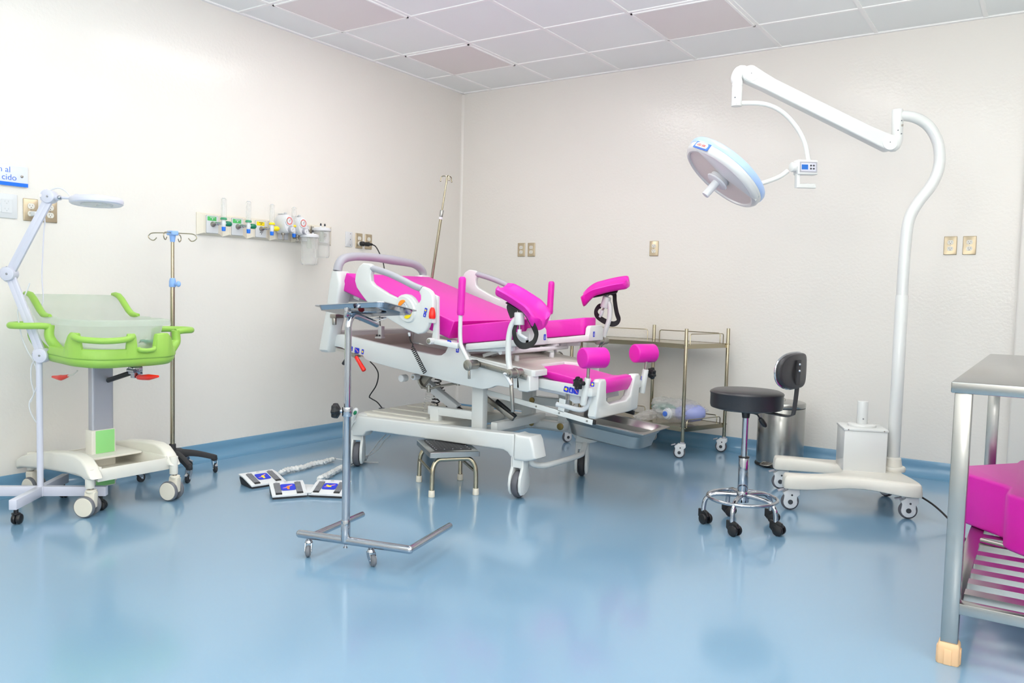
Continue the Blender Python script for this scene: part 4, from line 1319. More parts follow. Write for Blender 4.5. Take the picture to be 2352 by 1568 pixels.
r_.tube(lp, .013, 10, sub=5, prof=[(-1, -.2), (1, -.2), (1, .2), (-1, .2)], up=(0, 0, 1))
r_.box(B + V((.006, -.014, 1.006)), (.016, .02, .04), bev=.004)
obj('tray_support', r_, 'chrome', t)
obj('release_tab', MB().ball(tc - tx*.045 + ty*.03 - tz*.036, (.011, .016, .012)), 'dred', t)
m4 = basis(tc, tx, ty)
tr = MB()
LX, LY = (NR - NL).length/2, (FL - NL).length/2
prof = [(.0, -.001, .03), (.0, .002, .03), (-.012, .002, .026), (-.019, -.014, .022), (-.021, -.015, .022), (-.0225, -.017, .022), (-.02, -.017, .022), (-.013, -.001, .026)]
tr.loft([[V((p[0], p[1], z)) for p in rect(2*(LX + d_), 2*(LY + d_), r0, 6)] for d_, z, r0 in prof], caps=False)
for z in (-.015, -.017):
    tr.bm.faces.new([tr.bm.verts.new(V((p[0], p[1], z))) for p in rect(2*(LX - .02), 2*(LY - .02), .022, 6)])
tr.loft([[V((p[0], p[1], z)) for p in rect(2*(LX + d_), 2*(LY + d_), r0, 6)] for d_, z, r0 in (prof[-1], prof[0])], caps=False)
tr.bm.transform(m4)
solo('instrument_tray', tr, 'chrome', 'shallow polished steel tray lying on the chrome instrument stand', 'tray', loc=tuple(tc))

# ------------------------------------------------------------------ step stool under the bed edge
fl_, fr_, bl_, br_ = V((1.703, -2.403, 0)), V((1.855, -2.213, 0)), V((1.428, -2.181, 0)), V((1.582, -1.998, 0))
cs = (fl_ + fr_ + bl_ + br_) / 4
ang = math.atan2((fr_ - fl_).y, (fr_ - fl_).x)
ux = V((math.cos(ang), math.sin(ang), 0))
uy = V((-ux.y, ux.x, 0))
t = thing('step_stool', 'low steel step stool with black rubber tread, below the near side of the bed', 'step stool', (cs.x, cs.y, 0), ang)
W2, D2, HS = .122, .177, .222
fr2 = MB()
for sgn in (-1, 1):
    yb = sgn * D2
    leg = [(-W2, yb, .03), (-W2 + .002, yb, .12), (-W2 + .010, yb - sgn*.006, .165), (-W2 + .035, yb - sgn*.012, .195), (-.05, yb - sgn*.014, .199), (.05, yb - sgn*.014, .199), (W2 - .035, yb - sgn*.012, .195), (W2 - .010, yb - sgn*.006, .165), (W2 - .002, yb, .12), (W2, yb, .03)]
    fb = MB().tube(leg, .0125, 14, sub=5)
    obj('leg_bow', fb, 'gold', t)
for sgn in (-1, 1):
    obj('side_rail', MB().tube([(sgn*(W2 - .004), -D2, .128), (sgn*(W2 - .004), D2, .128)], .009, 12), 'gold', t)
tp = MB()
tp.loft([[V((p[0], p[1], z)) for p in rect(2*(.137 + d_), 2*(.192 + d_), .006)] for d_, z in ((0, .213), (0, .240), (-.004, .243))])
obj('step_plate', tp, 'steel', t)
md = MB().box((0, 0, .2445), (.205, .29, .004), bev=.001)
md.m(1)
for i in range(7):
    for sgn in (-1, 1):
        md.cyl((sgn*.092, -.13 + .26*i/6, .2455), (sgn*.092, -.13 + .26*i/6, .2475), .0042, .003, seg=10)
for i in range(1, 4):
    for sgn in (-1, 1):
        md.cyl((-.092 + .184*i/4, sgn*.13, .2455), (-.092 + .184*i/4, sgn*.13, .2475), .0042, .003, seg=10)
for i in range(10):
    md.m(0).box((-.08 + .0178*i, 0, .2467), (.006, .25, .0012))
obj('tread_mat', md, ['rubber', 'alu'], t)
for sx in (-1, 1):
    for sy in (-1, 1):
        obj('foot_cap', MB().cyl((sx*W2, sy*D2, 0), (sx*W2, sy*D2, .036), .0175, .0165, bev=.003), 'cream', t)

# ------------------------------------------------------------------ foot switches on the floor
def pedal(t, c, ang, w, d, fig, name='pedal'):
    """sloping switch plate: low front edge, high back edge"""
    m4 = Matrix.Translation(c) @ Matrix.Rotation(ang, 4, 'Z')
    k = MB()
    k.prism([(-d/2, 0), (d/2 - .02, 0), (d/2, .03), (d/2, .042), (-d/2, .012)], 'x', -w/2 + .004, w/2 - .004, bev=.004, mat4=m4)
    o = obj('pedal_base', k, 'rubber', t)
    p = MB()
    p.prism([(-d/2 - .006, .012), (d/2 - .05, .041), (d/2 + .004, .047), (d/2 + .004, .055), (d/2 - .05, .050), (-d/2 - .006, .020)], 'x', -w/2, w/2, bev=.003, mat4=m4)
    o2 = obj('cover', p, 'whiteb', t)
    sl = math.atan2(.029, d - .05)
    def top(x, y):
        return V((x, y, .021 + (y + d/2 + .006) * math.tan(sl)))
    for sx in (-1, 1):
        b = MB()
        for y0, y1, h in ((-.062, -.01, .004), (-.01, .04, .003)):
            b.beam(m4 @ (top(sx*w*.30, y0) + V((0, 0, h/2 - .001))), m4 @ (top(sx*w*.30, y1) + V((0, 0, h/2))), .032, .006, (0, 0, 1), bev=.002)
        b.m(1).beam(m4 @ (top(sx*w*.30, -.074) + V((0, 0, .001))), m4 @ (top(sx*w*.30, -.062) + V((0, 0, .001))), .032, .004, (0, 0, 1))
        obj('rocker', b, ['dgrey', 'black'], t)
    b = MB()
    q0 = top(0, -.005)
    mm = m4 @ Matrix.Translation(q0) @ Matrix.Rotation(sl, 4, 'X')
    b.prism(rect(.075, .068, .012), 'z', .0003, .0012, mat4=mm)
    b.m(1).prism([(-.028, -.012), (-.005, -.008), (.005, .002), (.026, .018), (.022, .022), (.0, .010), (-.012, -.002), (-.028, -.008)], 'z', .0013, .0016, mat4=mm)
    b.m(2).prism([(-.006, -.024), (.006, -.024), (.006, -.004), (.012, -.004), (0, .012), (-.012, -.004), (-.006, -.004)], 'z', .0014, .0018, mat4=mm @ Matrix.Translation((.0, 0 if fig < 2 else -.002, 0)) @ Matrix.Rotation(R(0 if fig < 2 else -120), 4, 'Z'))
    obj('pictogram', b, ['royal', 'skin', 'orange' if fig == 0 else 'yellow'], t)
    b = MB()
    for x in (-.3*w, -.02*w, .3*w):
        q = top(x, d/2 - .03)
        b.box(q + V((0, 0, .002)), (.018 if abs(x) < .1*w else .012, .003, .0008))
    b.bm.transform(m4)
    obj('printed_marks', b, 'inkd', t)
t = thing('foot_switch', 'single white foot switch plate on the floor, nearest the drip stand', 'foot switch', (.793, -2.78, 0), 0, 'foot switches on the floor', world=True)
pedal(t, (.793, -2.78, 0), R(77), .205, .155, 1)
t = thing('foot_switch', 'white double foot switch of two plates joined in a V behind the chrome stand', 'foot switch', (1.17, -2.77, 0), 0, 'foot switches on the floor', world=True)
pedal(t, (1.09, -2.853, 0), R(56.8), .18, .155, 0)
pedal(t, (1.245, -2.698, 0), R(30), .185, .165, 2)
obj('joining_plate', MB().prism([(1.19, -2.835), (1.225, -2.815), (1.13, -2.668), (1.055, -2.715)], 'z', .022, .027, bev=.001), 'whiteb', t)

def wrapped(pts, r, seed):
    random.seed(seed)
    P = cat(pts, 12)
    rings = []
    for i, p in enumerate(P):
        tt = (P[min(i+1, len(P)-1)] - P[max(i-1, 0)]).normalized()
        x, y, z = frame(tt)
        e = min(1, .45 + .2*min(i, len(P)-1-i))
        rings.append([p + (x*math.cos(a) + y*math.sin(a)) * r * e * random.uniform(.72, 1.25) for a in [2*PI*k/9 for k in range(9)]])
    return MB().loft(rings)
w1 = [(x, y, .020) for x, y in [(0.7389, -2.62), (0.701, -2.5172), (0.7097, -2.4318), (0.6856, -2.3071), (0.6884, -2.2206), (0.6699, -2.115)]]
w2 = [(x, y, .022) for x, y in [(1.0211, -2.5798), (0.9824, -2.4713), (0.9341, -2.3639), (0.8784, -2.2392), (0.8247, -2.1198), (0.8193, -2.0382), (0.7918, -1.9553)]]
t = thing('wrapped_cable', 'cable in crinkled clear plastic running back from the single foot switch', 'cable', w1[0], 0, 'plastic wrapped foot switch cables', world=True)
obj('wrapping', wrapped(w1, .016, 3), 'wrap', t)
obj('thin_end', MB().tube([w1[-1], V(w1[-1]) + V((.06, .05, -.01)), (.80, -2.05, .008), (.92, -1.98, .008)], .004, 8, sub=5), 'lgrey', t)
t = thing('wrapped_cable', 'cable in crinkled clear plastic from the double foot switch to the bed castor', 'cable', w2[0], 0, 'plastic wrapped foot switch cables', world=True)
obj('wrapping', wrapped(w2, .017, 5), 'wrap', t)
ce = [(0.8017, -1.95, 0.0347), (0.8391, -1.95, 0.0735), (0.8907, -1.95, 0.1334), (0.9273, -1.95, 0.1686), (0.9493, -1.95, 0.1852)]
obj('bare_lead', MB().tube([w2[-1]] + ce[1:], .0032, 8, sub=5), 'lgrey', t)
ce2 = [V(p) + V((.012, .03, -.005)) for p in ce]
obj('bare_lead', MB().tube([w2[-1]] + ce2[1:], .0032, 8, sub=5), 'lgrey', t)

# ------------------------------------------------------------------ work stool with a back rest
SX, SY = 3.205, -1.870
t = thing('work_stool', 'black padded swivel stool with small back rest and chrome foot ring', 'stool', (SX, SY, 0))
hub = .155
for k in range(5):
    a = math.atan2(-1.933 - SY, 3.035 - SX) + 2*PI*k/5 + R(2)
    c, s = math.cos(a), math.sin(a)
    l = [(c*.02, s*.02, .152), (c*.10, s*.10, .150), (c*.145, s*.145, .142), (c*.172, s*.172, .118), (c*.180, s*.180, .085), (c*.181, s*.181, .060)]
    o = obj('base_leg', MB().tube(l, .0115, 14, sub=4), 'chrome', t)
    cw = MB()
    cx, cy = c*.181, s*.181
    tr_ = R(-28 + 9*k)
    dx, dy = math.cos(tr_), math.sin(tr_)
    cw.prism([(-.028, .030), (-.028, .066), (.012, .066), (.032, .058), (.04, .04), (.02, .012), (-.01, .012)], 'y', -.010, .010, bev=.005, mat4=Matrix.Translation((cx, cy, 0)) @ Matrix.Rotation(tr_, 4, 'Z'))
    for sg in (-1, 1):
        n_ = V((-dy*sg, dx*sg, 0))
        w0 = V((cx + dx*.018, cy + dy*.018, .0255))
        cw.lathe([(0, .010), (.0235, .010), (.0255, .013), (.0255, .020), (.023, .0245), (.012, .028), (0, .029)], w0, n_, 24)
    obj('castor', cw, 'black', o)
obj('foot_ring', MB().torus((0, 0, .138), .163, .0085, seg=56), 'chrome', t)
c_ = MB().cyl((0, 0, .118), (0, 0, .172), .031, .030, bev=.003)
c_.cyl((0, 0, .17), (0, 0, .335), .0245, bev=.002)
obj('gas_lift', c_, 'chrome', t)
obj('lift_collar', MB().cyl((0, 0, .333), (0, 0, .341), .0255, bev=.002), 'black', t)
obj('lift_rod', MB().cyl((0, 0, .335), (0, 0, .54), .0145), 'chrome', t)
m_ = MB().cyl((0, 0, .528), (0, 0, .565), .017, .022)
m_.box((0, 0, .567), (.16, .16, .012), bev=.003)
o = obj('seat_mount', m_, 'black', t)
vx, vy = .829, .558
obj('height_lever', MB().tube([(vx*.03, vy*.03, .553), (vx*.055, vy*.055, .545), (vx*.07, vy*.07, .525)], .004, 8).lathe([(0, 0), (.009, .004), (.013, .02), (.012, .045), (.006, .055), (0, .056)], (vx*.066, vy*.066, .530), (vx*.62, vy*.62, -.8), 14), 'black', t)
s_ = MB()
s_.lathe([(0, .573), (.150, .573), (.1665, .578), (.170, .59), (.170, .642), (.1725, .646), (.1725, .651), (.169, .655), (.155, .662), (.08, .668), (0, .669)], seg=64)
obj('seat', s_, 'vinyl', t)
# back rest: padded D-shape with chrome trim, flat bracket
bd = V((.985, -.10, 0)).normalized()
bp = V((-bd.y, bd.x, 0))
bc = bd * .222
def brest(wd, hh, th, z0, off):
    out = []
    for k in range(44):
        a = 2*PI*k/44
        cu, su = math.cos(a), math.sin(a)
        u = wd * (abs(cu)**.75) * (1 if cu > 0 else -1)
        v = hh * (abs(su)**.8) * (1 if su > 0 else -1)
        out.append((u, v))
    return out
b_ = MB()
rings = []
bcv = lambda u: -.9 * u * u + .014
for h, s in ((-.024, .86), (-.018, .97), (-.010, 1), (.006, 1), (.012, .97), (.015, .90)):
    rings.append([bc + bp*(u*s) + bd*(h + bcv(u)) + V((0, 0, .775 + v*s)) for u, v in brest(.165, .082, 0, 0, 0)])
b_.loft(rings)
bo = obj('back_rest', b_, 'vinyl', t)
rim = [bc + bp*(u*1.005) + bd*(-.012 + bcv(u)) + V((0, 0, .775 + v*1.01)) for u, v in brest(.165, .082, 0, 0, 0)]
obj('chrome_trim', MB().tube(rim, .0052, 8, cl=True), 'chrome', t)
pl_ = [(.10, .566), (.195, .560), (.222, .566), (.231, .585), (.241, .70), (.2445, .825)]
k_ = MB().tube([bd*a + V((0, 0, z)) for a, z in pl_], 1, sub=4, prof=[(-.003, -.021), (.003, -.021), (.003, .021), (-.003, .021)], up=tuple(bp))
obj('back_bracket', k_, 'rubber', t)
for z in (.775, .805):
    obj('bracket_bolt', MB().cyl(bd*.2455 + V((0, 0, z)), bd*.2535 + V((0, 0, z)), .0065, .005, bev=.002, seg=10), 'chrome', t)

# ------------------------------------------------------------------ pedal bin
BX, BY = 2.94, -.275
t = thing('pedal_bin', 'round stainless pedal bin against the back wall behind the stool', 'bin', (BX, BY, 0))
obj('base_ring', MB().lathe([(0, 0), (.156, 0), (.159, .006), (.154, .016), (.148, .018), (0, .018)], seg=56), 'black', t)
obj('bin_body', MB().lathe([(0, .018), (.1485, .018), (.1500, .03), (.1500, .385), (.148, .39), (0, .39)], seg=64), 'steel', t)
obj('lid_seal', MB().lathe([(.147, .388), (.1505, .388), (.1505, .394), (.147, .394)], seg=56), 'black', t)
obj('lid', MB().lathe([(.1505, .394), (.1520, .397), (.1520, .418), (.149, .424), (.134, .428), (.05, .434), (0, .435)], seg=64), 'steel', t)
hd = V((.829, .558, 0))
obj('lid_handle', MB().tube([hd*-.022 + V((0, 0, .43)), hd*-.018 + V((0, 0, .446)), hd*.018 + V((0, 0, .446)), hd*.022 + V((0, 0, .43))], .0022, 8, sub=3), 'satin', t)
pdv = V((-.25, -.95, 0)).normalized()
ps_ = V((-pdv.y, pdv.x, 0))
k_ = MB().tube([pdv*.141 + ps_*-.035 + V((0, 0, .03)), pdv*.181 + ps_*-.03 + V((0, 0, .022)), pdv*.191 + V((0, 0, .02)), pdv*.181 + ps_*.03 + V((0, 0, .022)), pdv*.141 + ps_*.035 + V((0, 0, .03))], .0045, 10, sub=4)
k_.box(pdv*.166 + V((0, 0, .026)), (.05, .03, .004), (0, 0, math.atan2(ps_.y, ps_.x)), bev=.001)
obj('pedal', k_, 'satin', t)

# ------------------------------------------------------------------ kidney-shaped steel trolley, two shelves on five posts
def med_castor(parent, x, y, rz, s=1, zt=.10):
    """swivel castor, white fork shells with dark hub caps and a brake tab"""
    m4 = Matrix.Translation((x, y, 0)) @ Matrix.Rotation(rz, 4, 'Z') @ Matrix.Scale(s, 4)
    f = MB()
    sh = [(-.018, .095), (-.018, .072), (-.006, .062), (-.006, .05)] + [(.020 + .030*math.cos(a), .042 + .030*math.sin(a)) for a in [R(170 + 20*k) for k in range(12)]] + [(.044, .075), (.034, .098)]
    sh = [(-.022, .097), (-.024, .078), (-.012, .066)] + [(.018 + .0315*math.cos(R(d)), .0405 + .0315*math.sin(R(d))) for d in range(160, 400, 20)] + [(.046, .068), (.052, .082), (.040, .090), (.030, .097)]
    for sg in (-1, 1):
        f.prism(sh, 'y', sg*.0145 - .0045, sg*.0145 + .0045, bev=.003, mat4=m4)
        f.m(1).cyl(m4 @ V((.018, sg*.0185, .0405)), m4 @ V((.018, sg*.0200, .0405)), .0115*s, seg=18)
        f.cyl(m4 @ V((.012, sg*.0185, .0735)), m4 @ V((.012, sg*.0198, .0735)), .0048*s, seg=12).m(0)
    f.prism([(-.022, .09), (-.022, .100), (.030, .100), (.030, .09)], 'y', -.017, .017, mat4=m4)
    f.m(2).cyl(m4 @ V((0, 0, .098)), m4 @ V((0, 0, .112)), .0145*s)
    f.box(m4 @ V((.060, 0, .092)), (.03*s, .028*s, .006*s), m4.to_3x3().normalized() @ Euler((0, R(18), 0)).to_matrix(), bev=.002)
    o = obj('castor', f, ['whiteb', 'inkd', 'grey'], parent)
    w_ = MB().lathe([(0, -.0085), (.026, -.0095), (.0365, -.0085), (.0405, -.004), (.0405, .004), (.0365, .0085), (.026, .0095), (0, .0085)], (0, 0, 0), (0, 1, 0), 32)
    w_.bm.transform(m4 @ Matrix.Translation((.018, 0, .0408)))
    obj('wheel', w_, 'tyre', o)
    return o
TX0 = 1.905
t = thing('instrument_trolley', 'kidney shaped steel trolley with two shelves against the back wall', 'trolley', (TX0, -.28, 0), 0, world=True)
posts = [(2.349, -.512), (2.497, -.100), (TX0 + .008, -.062), (2*TX0 - 2.497, -.100), (2*TX0 - 2.349, -.512)]
def arc(x0, y0, ym, n=24):
    """parabolic edge between (x0, y0) and its mirror, through y=ym in the middle"""
    out = []
    for k in range(n + 1):
        s = -1 + 2*k/n
        out.append((TX0 - s*(x0 - TX0), ym + (y0 - ym)*s*s))
    return out
outer = arc(2.487, -.108, -.052)
inner = list(reversed(arc(2.344, -.502, -.425)))
plan = outer + inner
for z in (.775, .205):
    sh_ = MB().prism(plan, 'z', z, z + .004)
    edge = [V((x, y, z - .006)) for x, y in plan]
    sh_.tube(edge, 1, cl=True, prof=[(-.004, -.020), (.004, -.020), (.004, .012), (-.004, .012)], up=(0, 0, 1))
    obj('shelf', sh_, 'gold', t)
    rz = z + .075 if z > .5 else z + .055
    runs = []
    if z > .5:
        runs = [[outer[i] for i in range(1, 12)], [outer[i] for i in range(13, 24)]]
    else:
        runs = [[outer[i] for i in range(13, 24)], [outer[i] for i in range(1, 12)]]
    ends = [(2.362, -.475), (2.478, -.145)]
    runs.append([(ends[0][0] + (ends[1][0]-ends[0][0])*k/6, ends[0][1] + (ends[1][1]-ends[0][1])*k/6) for k in range(7)])
    runs.append([(2*TX0 - x, y) for x, y in runs[-1]])
    for rn in runs:
        P = [V((rn[0][0], rn[0][1], z))] + [V((rn[0][0], rn[0][1], rz - .010))] + [V((x, y, rz)) for x, y in rn[(1 if len(rn) > 8 else 0):]] 
        a0, a1 = V((rn[0][0], rn[0][1], 0)), V((rn[1][0], rn[1][1], 0))
        b0, b1 = V((rn[-1][0], rn[-1][1], 0)), V((rn[-2][0], rn[-2][1], 0))
        P = [a0 + V((0, 0, z)), a0 + V((0, 0, rz - .014)), a0 + (a1 - a0).normalized()*.004 + V((0, 0, rz - .004)), a0 + (a1 - a0).normalized()*.014 + V((0, 0, rz))]
        P += [V((x, y, rz)) for x, y in rn[1:-1]]
        P += [b0 + (b1 - b0).normalized()*.014 + V((0, 0, rz)), b0 + (b1 - b0).normalized()*.004 + V((0, 0, rz - .004)), b0 + V((0, 0, rz - .014)), b0 + V((0, 0, z))]
        obj('guard_rail', MB().tube(P, .0035, 8), 'gold', t)
for (x, y), rz in zip(posts, (R(200), R(192), R(60), R(120), R(240))):
    p_ = MB().cyl((x, y, .108), (x, y, .887), .0125, bev=.001)
    for z in (.765, .195):
        p_.cyl((x + .0, y - .016, z + .01), (x, y + .016, z + .01), .004, seg=10)
        p_.cyl((x - .016, y, z + .01), (x + .016, y, z + .01), .004, seg=10)
    o = obj('post', p_, 'gold', t)
    med_castor(t, x, y, rz, 1.0)

# ------------------------------------------------------------------ resuscitator in its clear bag on the lower shelf
random.seed(11)
bc_ = V((2.17, -.30, .2098))
def blob(c, r, seed, amp=.12, u=26, v=18, flat=None, ax=None):
    rnd = random.Random(seed)
    ph = [(V((rnd.uniform(-1, 1), rnd.uniform(-1, 1), rnd.uniform(-1, 1))) * rnd.uniform(6, 15), rnd.uniform(0, 6)) for _ in range(9)]
    b = bmesh.new()
    bmesh.ops.create_uvsphere(b, u_segments=u, v_segments=v, radius=1)
    for q in b.verts:
        n = q.co.copy()
        d = sum(math.sin(n.dot(k)*.45 + p) for k, p in ph) / 9
        s = 1 + amp * d * 2
        q.co = V((n.x*r[0]*s, n.y*r[1]*s, n.z*r[2]*s))
    m4 = (ax or Matrix.Identity(4))
    b.transform(Matrix.Translation(V(c)) @ m4)
    if flat is not None:
        for q in b.verts:
            q.co.z = max(q.co.z, flat + .0005)
    o = MB()
    o._add(b)
    return o
rvw = V((.829, .558, 0))
t = thing('resuscitator', 'pale purple hand resuscitator inside the clear bag on the trolley', 'resuscitator', (2.28, -.30, .211), 0, world=True)
q = V((2.315, -.31, .286))
rb = MB().lathe([(0, -.115), (.022, -.112), (.030, -.10), (.046, -.075), (.059, -.03), (.062, .02), (.055, .07), (.036, .10), (.022, .108), (0, .11)], q, (.88, .42, .05), 32)
obj('squeeze_bag', rb, 'paleblue', t)
q2 = q - V((.88, .42, .05)).normalized() * .125
rv = MB().cyl(q2, q2 - V((.6, .75, .1)).normalized()*.055, .030, .028, bev=.003)
rv.torus(q2 - V((.6, .75, .1)).normalized()*.002, .036, .004, (.6, .75, .1), 32, 8)
obj('valve_housing', MB().cyl(q2 - V((.02, .06, 0)), q2 + V((.012, .01, 0)), .036, .034, bev=.004).torus(q2 - V((.012, .04, 0)), .038, .0045, (.45, .9, 0), 32, 8), 'whiteb', t)
obj('valve_disc', MB().cyl(q2 - V((.025, .072, 0)), q2 - V((.02, .06, 0)), .018, bev=.002), 'ink', t)
rs = blob((2.11, -.27, .300), (.085, .05, .032), 4, .25, flat=.212)
obj('reservoir', rs, 'teal', t)
def film(c, r, seed, amp, ax, u=44, v=30):
    """crumpled film: a soft blob broken up by ridged folds"""
    rnd = random.Random(seed)
    waves = [(V((rnd.uniform(-1, 1), rnd.uniform(-1, 1), rnd.uniform(-1, 1))).normalized() * rnd.uniform(3, 11), rnd.uniform(0, 6), rnd.uniform(.4, 1)) for _ in range(12)]
    b = bmesh.new()
    bmesh.ops.create_uvsphere(b, u_segments=u, v_segments=v, radius=1)
    for q in b.verts:
        n = q.co.copy()
        d = sum(w * (1 - 2*abs(math.sin(n.dot(k) + p))) for k, p, w in waves) / 12
        s = 1 + amp * d * 2.2 + rnd.uniform(-.012, .012)
        q.co = V((n.x*r[0]*s, n.y*r[1]*s, n.z*r[2]*s))
    b.transform(Matrix.Translation(V(c)) @ ax)
    for q in b.verts:
        q.co.z = max(q.co.z, .2100 + .004*abs(math.sin(q.co.x*90 + q.co.y*70)))
    o = MB()
    o._add(b)
    return o
bg = film((2.235, -.305, .295), (.200, .105, .090), 21, .16, Matrix.Rotation(R(20), 4, 'Z'))
nk_ = film((2.035, -.375, .250), (.115, .05, .040), 8, .20, Matrix.Rotation(R(28), 4, 'Z') @ Matrix.Rotation(R(-14), 4, 'Y'), 26, 18)
tp_ = film((2.10, -.30, .335), (.085, .06, .05), 14, .22, Matrix.Rotation(R(10), 4, 'Z'), 26, 18)
for q in (nk_, tp_):
    me_ = bpy.data.meshes.new('tmp')
    q.bm.to_mesh(me_)
    bg.bm.from_mesh(me_)
    bpy.data.meshes.remove(me_)
solo('plastic_bag', bg, 'bag', 'crumpled clear plastic bag around the purple resuscitator on the lower shelf', 'bag', ang=14, loc=(2.2, -.305, .2098))

# ------------------------------------------------------------------ mobile surgical lamp
PX_, PY_ = 3.725, -.925
ex, ey = V((.93, .37, 0)).normalized(), V((-.37, .93, 0)).normalized()
o0 = V((3.315, -1.405, 0))
t = thing('surgical_lamp', 'tall white mobile surgical lamp with curved pole and round blue-rimmed head', 'surgical lamp', (PX_, PY_, 0), 0, world=True)
def L(a, b, z):
    return o0 + ex*a + ey*b + V((0, 0, z))
outl = [(-.045, -.03), (-.03, -.055), (.06, -.055), (.22, -.022), (.40, -.022), (.53, -.055), (.60, -.058), (.628, -.03), (.62, .10), (.60, .24), (.62, .38), (.628, .50), (.60, .53), (.50, .52), (.36, .50), (.2, .505), (.05, .53), (-.03, .53), (-.045, .505), (-.045, .445), (-.025, .42), (.10, .41), (.21, .36), (.27, .30), (.27, .18), (.21, .115), (.10, .065), (-.025, .055), (-.045, .03)]
oc = cat([(a, b, 0) for a, b in outl], 4, True)
cxy = V((.29, .24, 0))
rings = []
def inset(P, d):
    n = len(P)
    out = []
    for i in range(n):
        tg = (P[(i+1) % n] - P[i-1]).normalized()
        out.append(P[i] + V((-tg.y, tg.x, 0)) * d)
    return out
for z, d in ((.118, .012), (.122, .003), (.135, 0), (.165, .003), (.180, .007), (.188, .014)):
    rings.append([L(p.x, p.y, z - (.0 if z > .14 else -.018*math.exp(-((p.x - .33)/.16)**2))) for p in inset(oc, d)])
obj('base', MB().loft(rings), 'ivory', t, ang=50)
bx = MB()
m4 = basis(L(.395, .31, 0), ex, ey)
bx.prism(rect(.218, .215, .004), 'z', .185, .405, bev=.003, mat4=m4)
bx.prism(rect(.226, .223, .004), 'z', .405, .417, bev=.002, mat4=m4)
bo = obj('transformer_box', bx, 'white', t)
for a in (-.09, .09):
    obj('screw', MB().cyl(m4 @ V((a, -.1115, .411)), m4 @ V((a, -.113, .411)), .0035, seg=10), 'satin', bo)
c_ = MB().cyl(m4 @ V((0, .01, .416)), m4 @ V((0, .01, .430)), .074, .073, bev=.003, seg=40)
c_.cyl(m4 @ V((0, .01, .429)), m4 @ V((0, .01, .555)), .0285, bev=.002, seg=28)
c_.m(1).cyl(m4 @ V((0, -.0187, .46)), m4 @ V((0, -.02, .46)), .004, seg=10)
obj('spare_socket', c_, ['white', 'dgrey'], t)
for a, b, r_ in ((0, 0, R(205)), (.575, 0, R(200)), (0, .475, R(205)), (.575, .465, R(160))):
    q = L(a + .015, b, 0)
    med_castor(t, q.x, q.y, r_, 1.12)
fl2 = MB()
fl2.lathe([(0, .186), (.062, .186), (.064, .192), (.064, .205), (.060, .211), (.047, .213), (.045, .222), (.040, .255), (.036, .258), (.0345, .262), (0, .262)], (PX_, PY_, 0), seg=40)
obj('pole_flange', fl2, 'ivory', t)
U_ = [(3.7306, -0.9212, 0.2345), (3.7115, -0.9341, 1.1349), (3.7069, -0.9371, 1.3217), (3.7108, -0.9345, 1.4497), (3.7215, -0.9273, 1.5544), (3.7564, -0.904, 1.6387), (3.8065, -0.8703, 1.7232), (3.8354, -0.8509, 1.807), (3.8391, -0.8485, 1.892), (3.824, -0.8586, 1.9672), (3.7881, -0.8827, 2.0346), (3.744, -0.9122, 2.0721), (3.6971, -0.9437, 2.0889), (3.6508, -0.9748, 2.0921)]
P0 = V((PX_, PY_, .24))
low = [P0, V((PX_, PY_, 1.15))]
obj('lower_pole', MB().cyl(P0, V((PX_, PY_, 1.14)), .0325, seg=28, bev=.001), 'white', t)
off = V((PX_, PY_, 0)) - V((U_[2][0], U_[2][1], 0))
up_ = [V((PX_, PY_, 1.10)), V((PX_, PY_, 1.25))] + [V(p) + off for p in U_[3:]]
obj('curved_pole', MB().tube(up_, [.0295, .0295, .0285, .0275], 24, sub=5), 'white', t)
j = [V(p) + off for p in [(3.6418, -0.9808, 2.1214), (3.646, -0.978, 1.9846), (3.6471, -0.9773, 1.9618), (3.6445, -0.979, 1.9342), (3.6036, -1.0065, 1.9444), (2.9829, -1.423, 2.2832), (2.9407, -1.4512, 2.2819), (2.9264, -1.4609, 2.2543), (2.9311, -1.4577, 2.118), (2.9517, -1.4439, 2.1346), (3.0458, -1.3807, 2.1352), (3.1258, -1.327, 2.1012), (3.1899, -1.284, 2.0324), (3.2377, -1.252, 1.9424), (3.261, -1.2363, 1.8399)]]
tow = -fwd.copy(); tow.z = 0; tow.normalize()
s_ = MB().cyl(j[0] + V((0, 0, .004)), j[1], .0285, bev=.008, seg=28)
for q in ((.012, .055), (-.008, .015), (.012, .0)):
    pass
so = obj('swivel_sleeve', s_, 'white', t)
for dx, f_ in ((.010, .45), (-.008, .82), (.010, .95)):
    q = j[0].lerp(j[1], f_) + rgt*dx + tow*.0262
    obj('set_screw', MB().cyl(q, q + tow*.0022, .0036, seg=10), 'dgrey', so)
q = j[0].lerp(j[1], .62) + tow*.0255
obj('steel_mark', MB().box(q + rgt*.012, (.016, .004, .010), (0, 0, math.atan2(rgt.y, rgt.x)), bev=.001), 'satin', so)
a0, a1 = j[4] , j[5]
el = MB().tube([j[1] + V((0, 0, .004)), j[1] + V((0, 0, -.02)), j[1]*.4 + a0*.6 + V((.012, .008, -.03)), a0 - tow*.005], [.0285, .029, .030, .030], 22, sub=5)
obj('elbow', el, 'white', t)
ad = (a1 - a0).normalized()
an = ad.cross(tow).normalized()
an = an if an.z > 0 else -an
